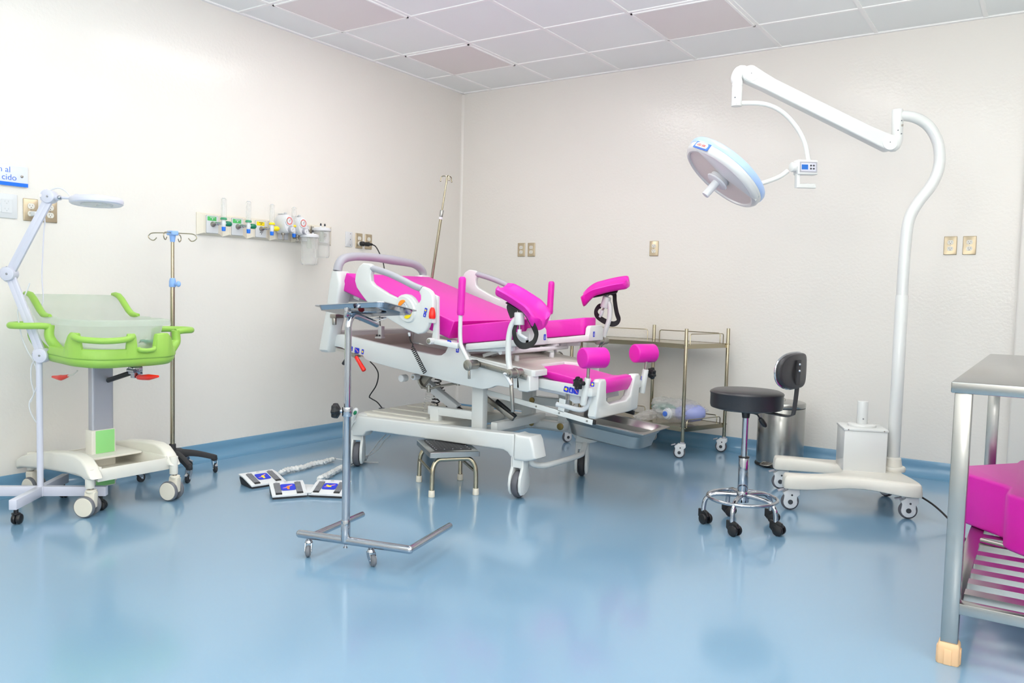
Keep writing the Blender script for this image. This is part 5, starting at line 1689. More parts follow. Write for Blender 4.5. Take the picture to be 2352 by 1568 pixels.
# box-section spring arm with round ends
sec = []
N = 15
Ltot = (a1 - a0).length
pts = []
r0, r1 = .042, .044
w_ = .036
body = [a0 + an*w_*.0 for _ in ()]
out2 = []
for k in range(N + 1):
    an_ = PI/2 + PI*k/N
    out2.append(a0 + ad*(math.cos(an_)*r0) + an*(math.sin(an_)*r0))
out2 += [a0 + ad*.10 - an*.041, a1 - ad*.10 - an*.040]
for k in range(N + 1):
    an_ = -PI/2 + PI*k/N
    out2.append(a1 + ad*(math.cos(an_)*r1) + an*(math.sin(an_)*r1))
out2 += [a1 - ad*.07 + an*.036, a1 - ad*.13 + an*.031, a0 + ad*.13 + an*.033]
arm_ = MB().loft([[p*1 + tow*d + (c_0 - p)*(0) for p in out2] for d, c_0 in ((-.034, a0), (.034, a0))])
es = [e for e in arm_.bm.edges if len(e.link_faces) == 2 and e.calc_face_angle(0) > R(60)]
bmesh.ops.bevel(arm_.bm, geom=es, offset=.008, segments=3, profile=.5, affect='EDGES', clamp_overlap=True)
ao = obj('spring_arm', arm_, 'white', t)
for p in (a0, a1):
    q = p + tow*.034
    obj('joint_cap', MB().cyl(q, q + tow*.003, .0405, .0395, seg=36).m(1).cyl(q + tow*.003, q + tow*.0036, .003, seg=10), ['white', 'dgrey'], ao)
el = MB().tube([a1 - tow*.002, a1 - ad*-.02 + ad*.03 - V((0, 0, .002)), j[7]*.75 + a1*.25 + V((-.014, -.009, .006)), V((j[8].x, j[8].y, j[7].z - .012)), V((j[8].x, j[8].y, j[7].z - .03))], [.031, .031, .030, .0285, .0285], 22, sub=5)
obj('elbow', el, 'white', t)
e8 = V((j[8].x, j[8].y, j[8].z))
s_ = MB().cyl(V((e8.x, e8.y, j[7].z - .026)), e8, .0275, bev=.002, seg=28)
so = obj('swivel_sleeve', s_, 'white', t)
for q, h in ((-.016, .30), (-.004, .05)):
    p = e8 + V((0, 0, h*(j[7].z - e8.z))) + rgt*q + tow*.0245
    obj('set_screw', MB().cyl(p, p + tow*.0022, .004, seg=10), 'dgrey', so)
obj('curved_arm', MB().tube([V((e8.x, e8.y, j[9].z))] + j[10:], .0125, 18, sub=6), 'white', t)
# control box with display and grip
bq = [V(p) + off for p in [(3.2489, -1.2445, 1.8051), (3.2001, -1.2772, 1.7691), (3.3023, -1.2086, 1.7723), (3.2475, -1.2454, 1.8395), (3.2504, -1.2434, 1.7661), (3.1701, -1.2973, 1.7958), (3.147, -1.3128, 1.7951)]]
bxx = (bq[2] - bq[1]).normalized()
fx = (bxx*.995 + V((0, 0, -.0))).normalized()
fn = (tow*.97 + rgt*.24).normalized()
fx = V((0, 0, 1)).cross(fn).normalized()
fx = (fx + V((0, 0, .035))).normalized()
fz = fn.cross(fx)
m4 = basis(bq[0], fx, fz)
bb = MB().box((0, 0, 0), (.118, .078, .05), bev=.006, seg=3)
bb.prism([(-.059, -.03), (-.059, -.108), (.057, -.108), (.057, -.094), (-.040, -.094), (-.040, -.03)], 'z', -.012, .014, bev=.004)
bb.tube([(-.042, -.094, .001), (-.02, -.096, .001), (.0, -.093, .001), (.02, -.096, .001), (.04, -.093, .001), (.055, -.095, .001)], [.012, .0128, .0115, .0128, .0115, .0125, .010], 12, sub=3)
bb.cyl((-.085, .002, -.004), (-.055, .002, -.004), .0255, bev=.005)
bb.bm.transform(m4)
co = obj('control_box', bb, 'white', t)
dp = MB().prism(rect(.104, .056, .002), 'z', .0252, .0262, mat4=m4)
dp.m(1).prism(rect(.088, .042, .002), 'z', .0263, .0267, mat4=m4)
dp.m(2).prism(rect(.038, .026, .001, 3, -.022, 0), 'z', .0268, .0276, mat4=m4)
dp.m(3)
for xx in (.014, .031):
    for yy in (-.008, .0085):
        dp.prism(rect(.0095, .0085, .001, 2, xx, yy), 'z', .0268, .0285, mat4=m4)
obj('display_panel', dp, ['grey', 'lilac', 'screen', 'inkd'], co)
# round head
hc = V(([(2.906, -1.4745, 1.7877)][0])) + off
n_ = (-rx*.66 - ry*.75 + tow*.0).normalized()
head = MB()
head.lathe([(0, -.058), (.06, -.056), (.13, -.046), (.19, -.026), (.226, -.006), (.232, 0)], hc, n_, 72)
hd_ = obj('head_shell', head, 'white', t)
obj('blue_rim', MB().lathe([(.226, -.012), (.238, -.006), (.243, .003), (.243, .021), (.240, .028), (.226, .029)], hc, n_, 72), 'ring', hd_)
obj('front_ring', MB().lathe([(.236, .026), (.240, .030), (.237, .052), (.228, .066), (.216, .072), (.207, .070), (.204, .062), (.204, .04), (.236, .026)], hc, n_, 72), 'white', hd_)
obj('lens_plate', MB().lathe([(0, .062), (.204, .062), (.206, .058), (.206, .05), (0, .05)], hc, n_, 72), 'lens', hd_)
hcen = hc + n_*.062
g_ = MB().cyl(hcen, hcen + n_*.022, .055, .053, bev=.004, seg=36)
g_.cyl(hcen + n_*.022, hcen + n_*.034, .064, .060, bev=.004, seg=36)
g_.cyl(hcen + n_*.03, hcen + n_*.125, .0215, .0205, bev=.004, seg=24)
obj('sterile_handle', g_, 'whiteb', hd_)
e1_ = (rx*.75 - ry*.66); e1_ = (e1_ - n_*e1_.dot(n_)).normalized()
e2_ = n_.cross(e1_)
e2_ = e2_ if (e2_.dot(ry) > 0 or True) else e2_
upside = e2_ if e2_.dot(tow) > 0 else -e2_
# raised crescent over the front ring on the upper side
cr = []
for s_i in range(25):
    q = -1 + s_i/12
    th_ = q*R(62)
    dirv = upside*math.cos(th_) + e1_*math.sin(th_)
    ri, ro = .235 - .135*(1 - q*q)**.8, .238
    hgt = .014*(1 - q*q)**.5
    cr.append([hc + dirv*ri + n_*.060, hc + dirv*(ri + .004) + n_*(.068 + hgt), hc + dirv*(ri*.5 + ro*.5) + n_*(.066 + hgt), hc + dirv*(ro - .004) + n_*(.052 + hgt*.3), hc + dirv*(ro + .002) + n_*.04, hc + dirv*(ri*.5 + ro*.5) + n_*.05])
obj('front_crescent', MB().loft(cr), 'white', hd_)
dl = (-e1_*.80 + upside*.60).normalized()
tl_ = n_.cross(dl)
lx = tl_ if tl_.dot(rx) > 0 else -tl_
mm = basis(hc + dl*.2425 + n_*.047, lx, -n_)
pl2 = MB()
def bent(w, h, r_, z0, z1):
    P = rect(w, h, r_, 3)
    return [[mm @ V((x, y, (z - x*x/.48) * (1 if mm.to_3x3().col[2].dot(dl) > 0 else -1))) for x, y in P] for z in (z0, z1)]
pl2.loft(bent(.11, .040, .003, -.004, .0005))
pl2.m(1).loft(bent(.088, .026, .008, -.002, .0012))
pl2.m(2).text('LED 500', .018, mm @ Matrix.Translation((0, -.006, .0012 if mm.to_3x3().col[2].dot(dl) > 0 else -.0012)), .0006, 'CENTER')
obj('name_plate', pl2, ['ink', 'whiteb', 'redink'], hd_)
ha = [V(p) + off for p in [(3.0477, -1.3794, 1.7115), (3.0914, -1.3501, 1.7313), (3.1369, -1.3196, 1.7557), (3.1705, -1.2971, 1.7866)]]
obj('head_arm', MB().tube([hc - n_*.02 + e1_*.18] + ha, .0125, 16, sub=5), 'white', t)
ky = [V((3.82, -1.12, .14)), V((3.95, -1.17, .09)), V((4.05, -1.25, .03)), V((4.12, -1.42, .006)), V((4.17, -1.6, .006)), V((4.3, -1.6, .006)), V((4.7, -1.5, .006)), V((5.3, -1.3, .006))]
obj('mains_cord', MB().tube(ky, .005, 8, sub=6), 'mesh', t)

# ------------------------------------------------------------------ long stainless work table at the right edge
t = thing('work_table', 'long stainless work table with slatted undershelf at the right edge', 'table', (4.2, -2.95, 0), 0, world=True)
X0, X1, Y0, Y1, ZT = 4.166, 5.05, -2.963, -1.237, .868
obj('table_top', MB().box(((X0+X1)/2, (Y0+Y1)/2, ZT - .017), (X1 - X0, Y1 - Y0, .034), bev=.004), 'steel', t)
for x, y in ((4.199, -2.928), (4.199, -1.33), (5.01, -2.928), (5.01, -1.33)):
    o = obj('leg', MB().box((x, y, .445), (.047, .047, .79), bev=.003), 'steel', t)
    c_ = MB().loft([[V((x + p, y + q, z)) for p, q in rect(w, w, .008, 3)] for z, w in ((0, .060), (.004, .064), (.052, .060), (.060, .058), (.066, .052))])
    for sx, sy in ((1, 0), (0, 1)):
        for sg in (-1, 1):
            c_.box((x + sx*sg*.031, y + sy*sg*.031, .024), (.006 if sx else .022, .006 if sy else .022, .048), bev=.002)
    obj('rubber_foot', c_, 'peach', o)
s_ = MB()
s_.box((4.200, -2.13, .176), (.05, 1.55, .034), bev=.002)
s_.box((5.01, -2.13, .176), (.05, 1.55, .034), bev=.002)
s_.box((4.6, -2.93, .177), (.77, .04, .034), bev=.002)
s_.box((4.6, -1.33, .177), (.77, .04, .034), bev=.002)
so = obj('shelf_frame', s_, 'steel', t)
for y in (-2.84, -2.72, -2.60, -2.48, -2.355, -2.21, -2.09, -1.965, -1.84, -1.72, -1.60, -1.47):
    sl_ = MB().box((4.605, y + .028, .1905), (.785, .058, .003))
    sl_.box((4.605, y, .178), (.785, .0025, .026))
    obj('slat', sl_, 'steel', t)
Pq = [(4.128, -1.73), (4.285, -1.525), (4.305, -1.50), (4.315, -1.42), (4.335, -1.40), (4.66, -1.36), (4.86, -1.55), (4.86, -2.2), (4.66, -2.42), (4.48, -2.405), (4.315, -2.235), (4.298, -2.20), (4.305, -2.09), (4.283, -2.057), (4.144, -1.915)]
c_ = MB().prism(Pq, 'z', .1935, .405, bev=.014, seg=3)
k_ = thing('bed_cushion', 'thick magenta bed cushion lying on the undershelf of the steel table', 'cushion', (4.5, -1.9, .1935), 0, world=True)
obj('pad', c_, 'pink', k_, ang=50)
obj('mounting_rod', MB().cyl((4.225, -2.165, .2015), (4.55, -2.30, .2015), .0072), 'satin', k_)

# ------------------------------------------------------------------ bassinet trolley with frosted tub in a lime cradle
t = thing('bassinet', 'lime green and frosted plastic newborn bassinet on a cream wheeled base', 'bassinet', (.42, -3.49, 0), 0, world=True)
def twin_castor(x, y, rz, zt):
    m4 = Matrix.Translation((x, y, 0)) @ Matrix.Rotation(rz, 4, 'Z')
    f = MB()
    f.prism([(-.026, .045), (-.030, .118), (.020, .122), (.024, .085), (.036, .06), (.036, .03), (.012, .02)], 'y', -.017, .017, bev=.006, mat4=m4)
    f.cyl(m4 @ V((-.004, 0, .115)), m4 @ V((-.004, 0, .128)), .0245, bev=.003)
    f.m(1).cyl(m4 @ V((-.004, 0, .126)), m4 @ V((-.004, 0, .142)), .0105)
    o = obj('castor', f, ['cream', 'satin'], t)
    for sg in (-1, 1):
        w_ = MB().lathe([(0, .010), (.046, .010), (.050, .013), (.051, .020), (.048, .028), (.044, .030)], (0, 0, 0), (0, sg, 0), 40)
        w_.m(1).lathe([(.0445, .0305), (.043, .032), (.01, .033), (0, .033)], (0, 0, 0), (0, sg, 0), 40)
        w_.bm.transform(m4 @ Matrix.Translation((.014, sg*.006, .051)))
        obj('wheel', w_, ['dgrey', 'cream'], o)
CA = [(-0.0033, 0.1328), (0.0018, 0.1564), (0.0299, 0.1808), (0.085, 0.2064), (0.1745, 0.2318), (0.3384, 0.2644), (0.5028, 0.2796), (0.6056, 0.2807), (0.6633, 0.2676), (0.7049, 0.2382), (0.731, 0.2089), (0.7494, 0.1829), (0.689, 0.1716), (0.6585, 0.1816), (0.6122, 0.1872), (0.5014, 0.1815), (0.303, 0.17), (0.0746, 0.1462)]
CA = [(max(.03, a), b) for a, b in CA]
for y in (-3.69, -3.285):
    obj('side_arch', MB().prism(CA, 'y', y - .032, y + .032, bev=.013, seg=3), 'ivory', t, ang=50)
for x, y, r_ in ((.705, -3.70, R(-150)), (.735, -3.285, R(-160)), (.115, -3.68, R(10)), (.115, -3.27, R(-60))):
    obj('leg_tube', MB().cyl((x - .004, y, .135), (x - .004, y, .225), .0205, bev=.002), 'ivory', t)
    twin_castor(x, y, r_, .13)
tr = MB()
for c, d in (((.47, -3.4875, .165), (.50, .36, .008)), ((.715, -3.4875, .19), (.012, .37, .06)), ((.23, -3.4875, .195), (.012, .37, .07)), ((.47, -3.658, .195), (.50, .012, .07)), ((.47, -3.318, .195), (.50, .012, .07))):
    tr.box(c, d, bev=.003)
tr.box((.40, -3.4875, .2265), (.24, .32, .012), bev=.004)
obj('base_tray', tr, 'ivory', t)
cc = MB().prism(rect(.065, .125, .006, 3, .40, -3.48), 'z', .06, .352, bev=.002)
co = obj('column_housing', cc, 'ivory', t)
gp_ = MB()
gp_.box((.4335, -3.475, .292), (.003, .098, .116), bev=.001)
obj('colour_panel', gp_, 'mint', co)
obj('colour_panel', MB().box((.4335, -3.475, .11), (.003, .098, .09), bev=.001), 'mint', co)
al = MB().prism(rect(.042, .112, .008, 4, .40, -3.478), 'z', .34, .695)
al.box((.4215, -3.478, .52), (.002, .085, .35))
obj('lift_column', al, 'alu', t)
br_ = MB()
br_.beam((.415, -3.50, .705), (.15, -3.585, .722), .055, .024, (0, 0, 1), bev=.003)
br_.beam((.40, -3.48, .70), (.46, -3.46, .712), .10, .02, (0, 0, 1), bev=.002)
ba = obj('tilt_bracket', br_, 'ivory', t)
obj('bracket_bolt', MB().cyl((.36, -3.545, .706), (.362, -3.549, .706), .006, seg=12), 'dgrey', ba)
g0, g1 = [(0.3231, -3.45, 0.5752), (0.6221, -3.45, 0.6548)]
gs_ = MB().cyl(V(g0).lerp(V(g1), .14), g1, .0125, bev=.003)
gs_.m(1).cyl(g0, V(g0).lerp(V(g1), .18), .008).ball(g0, .012)
obj('gas_spring', gs_, ['black', 'chrome'], t)
kk = [(0.6473, -3.44, 0.669), (0.6886, -3.44, 0.6463), (0.6736, -3.44, 0.6364), (0.7628, -3.44, 0.6436), (0.839, -3.44, 0.6539)]
k_ = MB().box(V(kk[0]), (.05, .05, .04), bev=.004).box(V(kk[0]) + V((0, 0, -.018)), (.03, .035, .04), bev=.003).cyl(V(kk[0]) + V((-.03, -.02, .0)), V(kk[0]) + V((.03, -.02, .0)), .010)
obj('tilt_clamp', k_, 'chrome', t)
lv_ = [V(p) for p in kk[2:]]
obj('lever', MB().tube([V(kk[1]), lv_[0], lv_[1], lv_[2]], [.006, .012, .015, .006], 12, sub=4), 'red', t)
lv2 = [(0.4086, -3.6, 0.6595), (0.3673, -3.6, 0.6367), (0.3173, -3.6, 0.6262), (0.2496, -3.6, 0.612), (0.1677, -3.6, 0.6099)]
obj('lever_rod', MB().tube(lv2[:3], .004, 8), 'ivory', t)
obj('lever', MB().tube(lv2[2:], [.007, .015, .006], 12, sub=5), 'red', t)
# tub
CX, CY = .405, -3.505
def ring(hx0, hx1, hy, r_, zf, n=10, xo=0):
    P = []
    for x, y in rect(hx1 - hx0, 2*hy, r_, n, (hx0 + hx1)/2, CY):
        P.append((x, y))
    return [V((x, y, zf(x))) for x, y in P]
def dens(P, k=3):
    out = []
    for a, b in zip(P, P[1:] + P[:1]):
        n = max(1, int((b - a).length / .02))
        out += [a.lerp(b, i/n) for i in range(n)]
    return out
def zrim(x):
    s = min(1, max(0, (x - .20) / .17))
    s = s*s*(3 - 2*s)
    return 1.032 + (.928 - 1.032)*s + (-.004 if x > .5 else 0)
base = dens(ring(.07, .755, .222, .15, lambda x: 0))
def lay(inset_, zf):
    out = []
    for p in base:
        c = V((CX, CY, 0))
        d = p - c
        sx = (abs(d.x) - inset_*min(1, abs(d.x)/.12)) / max(abs(d.x), 1e-6)
        sy = (abs(d.y) - inset_*min(1, abs(d.y)/.12)) / max(abs(d.y), 1e-6)
        q = c + V((d.x*sx, d.y*sy, 0))
        q.z = zf(p.x)
        return_ = q
        out.append(q)
    return out
zb = lambda x: .770 - .05*(x - .07)
rings = [lay(-.021, lambda x: zrim(x) - .030), lay(-.019, lambda x: zrim(x) - .006), lay(-.013, lambda x: zrim(x) - .001), lay(0, lambda x: zrim(x)), lay(.004, lambda x: zrim(x) - .02)]
for f_ in (.25, .5, .75, .93):
    rings.append(lay(.004 + .05*f_**1.5, lambda x, f_=f_: (zrim(x) - .02)*(1 - f_) + zb(x)*f_))
rings.append(lay(.075, zb))
rings.append(lay(.10, lambda x: zb(x) - .002))
tb_ = MB().loft(rings, caps=False)
tb_.bm.faces.new([tb_.bm.verts.new(p) for p in lay(.10, lambda x: zb(x) - .002)])
obj('tub', tb_, 'tub', t, ang=50)
for sg in (-1, 1):
    P = []
    for k in range(9):
        x = .165 + .245*k/8
        P.append(V((x, CY + sg*.225, zrim(x) + .004)))
    obj('rim_clip', MB().tube(P, [.009, .0155, .0165, .0165, .0155, .009], 12), 'green', t)
mt = [V((p.x, p.y, 0)) for p in lay(.085, lambda x: 0)]
obj('mattress', MB().loft([[V((p.x, p.y, zb(p.x) + h)) for p in mt] for h in (.004, .03, .04)]), 'wrap', t, label='pale mattress pad seen through the tub')
# cradle
def crad(inset_, z0, z1, xa, ztop=None):
    pass
cb = dens(ring(.30, .785, .262, .16, lambda x: 0))
def off_c(P, d):
    c = V((.5, CY, 0))
    out = []
    for p in P:
        v = p - c
        n = V((v.x/.29**2 if v.x > -.1 else 0, v.y/.26**2, 0)).normalized()
        out.append(p + n*d)
    return out
cr = MB()
def clay(d, z):
    return [V((p.x, p.y, z - .05*(p.x - .55))) for p in off_c(cb, d)]
cr.loft([clay(-.13, .703), clay(-.07, .703), clay(-.02, .712), clay(-.004, .728), clay(0, .742), clay(-.002, .748), clay(.004, .752), clay(.004, .762), clay(-.012, .766), clay(-.03, .766), clay(-.13, .766)], caps=False)
co = obj('cradle', cr, 'green', t, ang=60)
front = [p for p in cb if p.x > .48]
front.sort(key=lambda p: math.atan2(p.y - CY, p.x - .45))
wl_ = []
Lg = [0]
for a, b in zip(front, front[1:]):
    Lg.append(Lg[-1] + (b - a).length)
TT = Lg[-1]
def top(s):
    """height of the cradle wall along its front outline, s = 0 left side ... 1 right side"""
    k = [(0, .790), (.13, .795), (.165, .86), (.18, .872), (.225, .872), (.24, .80), (.435, .80), (.442, .872), (.482, .872), (.492, .80), (.50, .795), (.57, .795), (.58, .80), (.592, .868), (.63, .872), (.66, .87), (.68, .85), (.70, .80), (1, .79)]
    for (a, za), (b, zb_) in zip(k, k[1:]):
        if a <= s <= b:
            return za + (zb_ - za)*(s - a)/(b - a)
    return .79
fo = off_c(front, .006)
fi = off_c(front, -.014)
fine_o, fine_i, fs = [], [], []
for i in range(len(front) - 1):
    for k in range(6):
        q = k/6
        fine_o.append(fo[i].lerp(fo[i+1], q)); fine_i.append(fi[i].lerp(fi[i+1], q)); fs.append((Lg[i] + (Lg[i+1] - Lg[i])*q)/TT)
rg_ = []
for a, b, s in zip(fine_o, fine_i, fs):
    z1 = top(s) - .05*(a.x - .55)
    z0 = .755 - .05*(a.x - .55)
    rg_.append([V((a.x, a.y, z0)), V((a.x, a.y, z1 - .006)), V((a.x*.7 + b.x*.3, a.y*.7 + b.y*.3, z1)), V((b.x*.7 + a.x*.3, b.y*.7 + a.y*.3, z1)), V((b.x, b.y, z1 - .006)), V((b.x, b.y, z0))])
obj('cradle_wall', MB().loft(rg_), 'green', t, ang=50)
def at_s(s, d, z):
    i = min(range(len(fs)), key=lambda k: abs(fs[k] - s))
    a, b = fine_o[i], fine_i[i]
    n = (a - b).normalized()
    return a + n*d + V((0, 0, z - .05*(a.x - .55)))
obj('front_handle', MB().tube([at_s(.20, -.005, .858), at_s(.215, .012, .852), at_s(.26, .02, .845), at_s(.34, .022, .842), at_s(.41, .02, .845), at_s(.45, .012, .852), at_s(.465, -.005, .858)], .0145, 14, sub=5), 'green', t)
obj('front_ledge', MB().tube([at_s(.495, -.005, .798), at_s(.505, .006, .793), at_s(.535, .008, .790), at_s(.565, .006, .793), at_s(.58, -.005, .80)], .011, 12, sub=4), 'green', t)
for sg in (-1, 1):
    if sg > 0:
        ys = CY + .262
        xa, xb, zh = .70, .52, .862
    else:
        ys = CY - .262
        xa, xb, zh = .46, .30, .888
    pts = [V((xa, ys - sg*.01, zh - .005)), V((xa, ys + sg*.03, zh)), V((xa - .02, ys + sg*.09, zh)), V(((xa + xb)/2, ys + sg*.125, zh)), V((xb + .02, ys + sg*.09, zh)), V((xb, ys + sg*.03, zh)), V((xb, ys - sg*.01, zh - .005))]
    obj('side_handle', MB().tube(pts, .0155, 14, sub=5), 'green', t)
    for x in (xa, xb):
        obj('handle_post', MB().tube([V((x, ys - sg*.012, zh + .004)), V((x, ys - sg*.008, zh - .05)), V((x + .012, ys - sg*.03, .79)), V((x + .02, ys - sg*.06, .755))], [.020, .022, .024, .024], 14, sub=4), 'green', t)
c_ = MB()
random.seed(5)
gr = [[V((.545 + .15*i/12, -3.36 + .12*k/8, .792 + .018*abs(math.sin(i*1.3 + k*.9)) + random.uniform(0, .006))) for k in range(9)] for i in range(13)]
bmq = bmesh.new()
vv = [[bmq.verts.new(p) for p in r_] for r_ in gr]
for i in range(12):
    for k in range(8):
        bmq.faces.new((vv[i][k], vv[i+1][k], vv[i+1][k+1], vv[i][k+1]))
c_._add(bmq)
o = solo('cloth', c_, 'teal', 'crumpled teal cloth lying in the frosted tub of the bassinet', 'cloth', ang=60, loc=(.62, -3.30, .79))
sm = o.modifiers.new('thickness', 'SOLIDIFY'); sm.thickness = .003

# ------------------------------------------------------------------ magnifier lamp on a cross-shaped stand
MX, MY = .42, -3.787
t = thing('magnifier_lamp', 'pale lilac jointed magnifier lamp on cross stand in front of the bassinet', 'lamp', (MX, MY, 0), 0, world=True)
d1 = V((.585 - MX, -3.985 - MY, 0)).normalized()
d2 = V((-d1.y, d1.x, 0))
zb_ = .094
for d, l_ in ((d1, .262), (d2, .305), (-d1, .27), (-d2, .31)):
    p0, p1 = V((MX, MY, zb_)), V((MX, MY, zb_)) + d*l_
    b = MB().beam(p0 + d*.02, p1, .034, .046, (0, 0, 1), bev=.003)
    o = obj('base_leg', b, 'lilac', t)
    ce = V((MX, MY, 0)) + d*(l_ - .03)
    k_ = MB()
    sd = V((-d.y, d.x, 0))
    for sg in (-1, 1):
        k_.lathe([(0, .002), (.022, .002), (.0245, .006), (.0245, .012), (.021, .018), (.012, .021), (0, .022)], ce + V((.006, .002, .0248)), sd*sg, 22)
    k_.cyl(ce + V((0, 0, .03)), ce + V((0, 0, .074)), .010)
    k_.box(ce + V((0, 0, .046)), (.03, .03, .012), bev=.004)
    obj('castor', k_, 'black', o)
obj('base_leg_hub', MB().box((MX, MY, zb_), (.044, .044, .046), (0, 0, math.atan2(d1.y, d1.x)), bev=.003), 'lilac', t)
jp = [V(p) for p in [(0.434, -3.7776, 0.7459), (0.3071, -3.8627, 1.1278), (0.4688, -3.7543, 1.4937)]]
jp[0] = V((MX, MY, jp[0].z)) + V((.012, .008, 0))
obj('pole', MB().cyl((MX, MY, zb_), (MX, MY, jp[0].z - .01), .0142), 'lilac', t)
tw = V((.556, -.829, 0))
for p, q in ((jp[0], jp[1]), (jp[1], jp[2])):
    for sg in (-1, 1):
        dd = (q - p).normalized()
        nn = dd.cross(tw).normalized()
        obj('arm_bar', MB().beam(p + nn*sg*.0095, q + nn*sg*.0095, .024, .016, tuple(tw), bev=.003), 'lilac', t)
for p, r_ in zip(jp, (.0345, .0325, .030)):
    o = obj('joint_disc', MB().cyl(p - tw*.024, p + tw*.024, r_, bev=.004, seg=36), 'lilac', t)
    obj('joint_screw', MB().cyl(p + tw*.0235, p + tw*.027, .006, .004, seg=12), 'chrome', o)
    s2 = p - V((.829, .558, 0))*.026 + tw*.01 + V((0, 0, .004))
    obj('joint_bracket', MB().tube([p - V((.829, .558, 0))*.012 + V((0, 0, .03)), p - V((.829, .558, 0))*.036 + V((0, 0, .02)), p - V((.829, .558, 0))*.038 - V((0, 0, .012)), p - V((.829, .558, 0))*.012 - V((0, 0, .03))], .007, 10, sub=4).m(1).cyl(s2 - V((.829, .558, 0))*.012, s2 - V((.829, .558, 0))*.008 + tw*.008, .006), ['lilac', 'chrome'], o)
nk = [V(p) for p in [(0.4806, -3.7463, 1.488), (0.5095, -3.7269, 1.4909), (0.5282, -3.7144, 1.4874), (0.5537, -3.6973, 1.4902)]]
k_ = MB().cyl(nk[0], nk[1], .012).cyl(nk[1], nk[3], .006)
k_.m(1).ball(nk[1] + tw*.012, .009)
obj('neck', k_, ['lilac', 'chrome'], t)
hcn = V([(0.6505, -3.6324, 1.479)][0])
hx = V((.829, .558, .02)).normalized()
hz = (V((0, 0, 1)) + tw*-.06).normalized()
mH = basis(hcn, hx, hz.cross(hx))
h_ = MB()
for_pts = []
rgs = []
for z, s in ((-.016, .86), (-.017, .93), (-.012, .985), (-.002, 1), (.008, .985), (.014, .93), (.016, .80)):
    rr = []
    for k in range(48):
        a = 2*PI*k/48
        x = .118*math.cos(a)*s*1.0
        y = (.118 if True else 0)*math.sin(a)*s*.92
        rr.append(mH @ V((x, y, z)))
    rgs.append(rr)
h_.loft(rgs)
ho = obj('lamp_head', h_, 'lilac', t)
obj('lens', MB().cyl(mH @ V((0, 0, -.0175)), mH @ V((0, 0, -.0165)), .07, seg=40), 'clear', ho)
obj('lens_cover', MB().cyl(mH @ V((.005, 0, .015)), mH @ V((.005, 0, .021)), .074, .068, bev=.003, seg=40), 'lilac', ho)
hb_ = [mH @ V(p) for p in ((-.115, 0, .008), (-.095, 0, .02), (-.06, 0, .018))]
obj('head_bracket', MB().tube([nk[3]] + hb_, [.006, .012, .014, .008], 12, sub=4), 'lilac', ho)
cr_ = [V(p) for p in [(0.4552, -3.7634, 1.4933), (0.4655, -3.7564, 1.5179), (0.486, -3.7427, 1.5327), (0.5081, -3.7279, 1.5354), (0.5284, -3.7143, 1.5239), (0.5436, -3.7041, 1.5061), (0.5503, -3.6996, 1.4901)]]
obj('head_cord', MB().tube(cr_, .0034, 8, sub=5), 'whiteb', t)
cd = [V(p) + V((-.03, -.0, 0)) for p in [(0.372, -3.8192, 1.1236), (0.3543, -3.8311, 1.0492), (0.3297, -3.8476, 0.9825), (0.3307, -3.8469, 0.9104), (0.3454, -3.8371, 0.8281), (0.3602, -3.8272, 0.756), (0.3821, -3.8124, 0.7152), (0.3988, -3.8012, 0.6491), (0.3947, -3.804, 0.5698), (0.3852, -3.8104, 0.4649), (0.3791, -3.8145, 0.3598)]]
cd1 = [V(p) + V((-.012, -.012, 0)) for p in [(0.2747, -3.8845, 1.1289), (0.2835, -3.8786, 1.1537), (0.2972, -3.8694, 1.1623), (0.3365, -3.843, 0.9828), (0.3322, -3.8459, 0.8898), (0.3485, -3.835, 0.7971), (0.3719, -3.8193, 0.7232), (0.3938, -3.8046, 0.6739), (0.402, -3.7991, 0.6221), (0.3842, -3.811, 0.559), (0.3768, -3.816, 0.4961), (0.3934, -3.8048, 0.4233), (0.4207, -3.7866, 0.3716)]]
obj('cord', MB().tube([V(p) for p in [(0.2938, -3.8717, 1.1561), (0.2783, -3.8821, 1.1454), (0.2763, -3.8834, 1.1166), (0.2897, -3.8744, 1.0944), (0.3102, -3.8607, 1.0889)]], .0034, 8, sub=5), 'whiteb', t)
cl = [V(p) - tw*.022 for p in [(0.3751, -3.8171, 1.0868), (0.3575, -3.8289, 1.0349), (0.3313, -3.8465, 0.9785), (0.3274, -3.8491, 0.9247), (0.3419, -3.8394, 0.828), (0.3654, -3.8237, 0.7603), (0.3856, -3.8101, 0.7194), (0.399, -3.8011, 0.6699), (0.4019, -3.7991, 0.6117), (0.3877, -3.8087, 0.5591), (0.3735, -3.8182, 0.5169)]]
obj('cord', MB().tube(cl, .0034, 8, sub=6), 'whiteb', t)
cl = [V(p) - tw*.02 for p in [(0.4098, -3.7938, 0.7368), (0.389, -3.8078, 0.7154), (0.3784, -3.8149, 0.6839), (0.3779, -3.8153, 0.6214), (0.3877, -3.8087, 0.5591), (0.3701, -3.8205, 0.5168), (0.3732, -3.8184, 0.475), (0.3901, -3.8071, 0.4336), (0.4139, -3.7911, 0.3924), (0.4223, -3.7855, 0.357)]]
obj('cord', MB().tube(cl, .0034, 8, sub=6), 'whiteb', t)

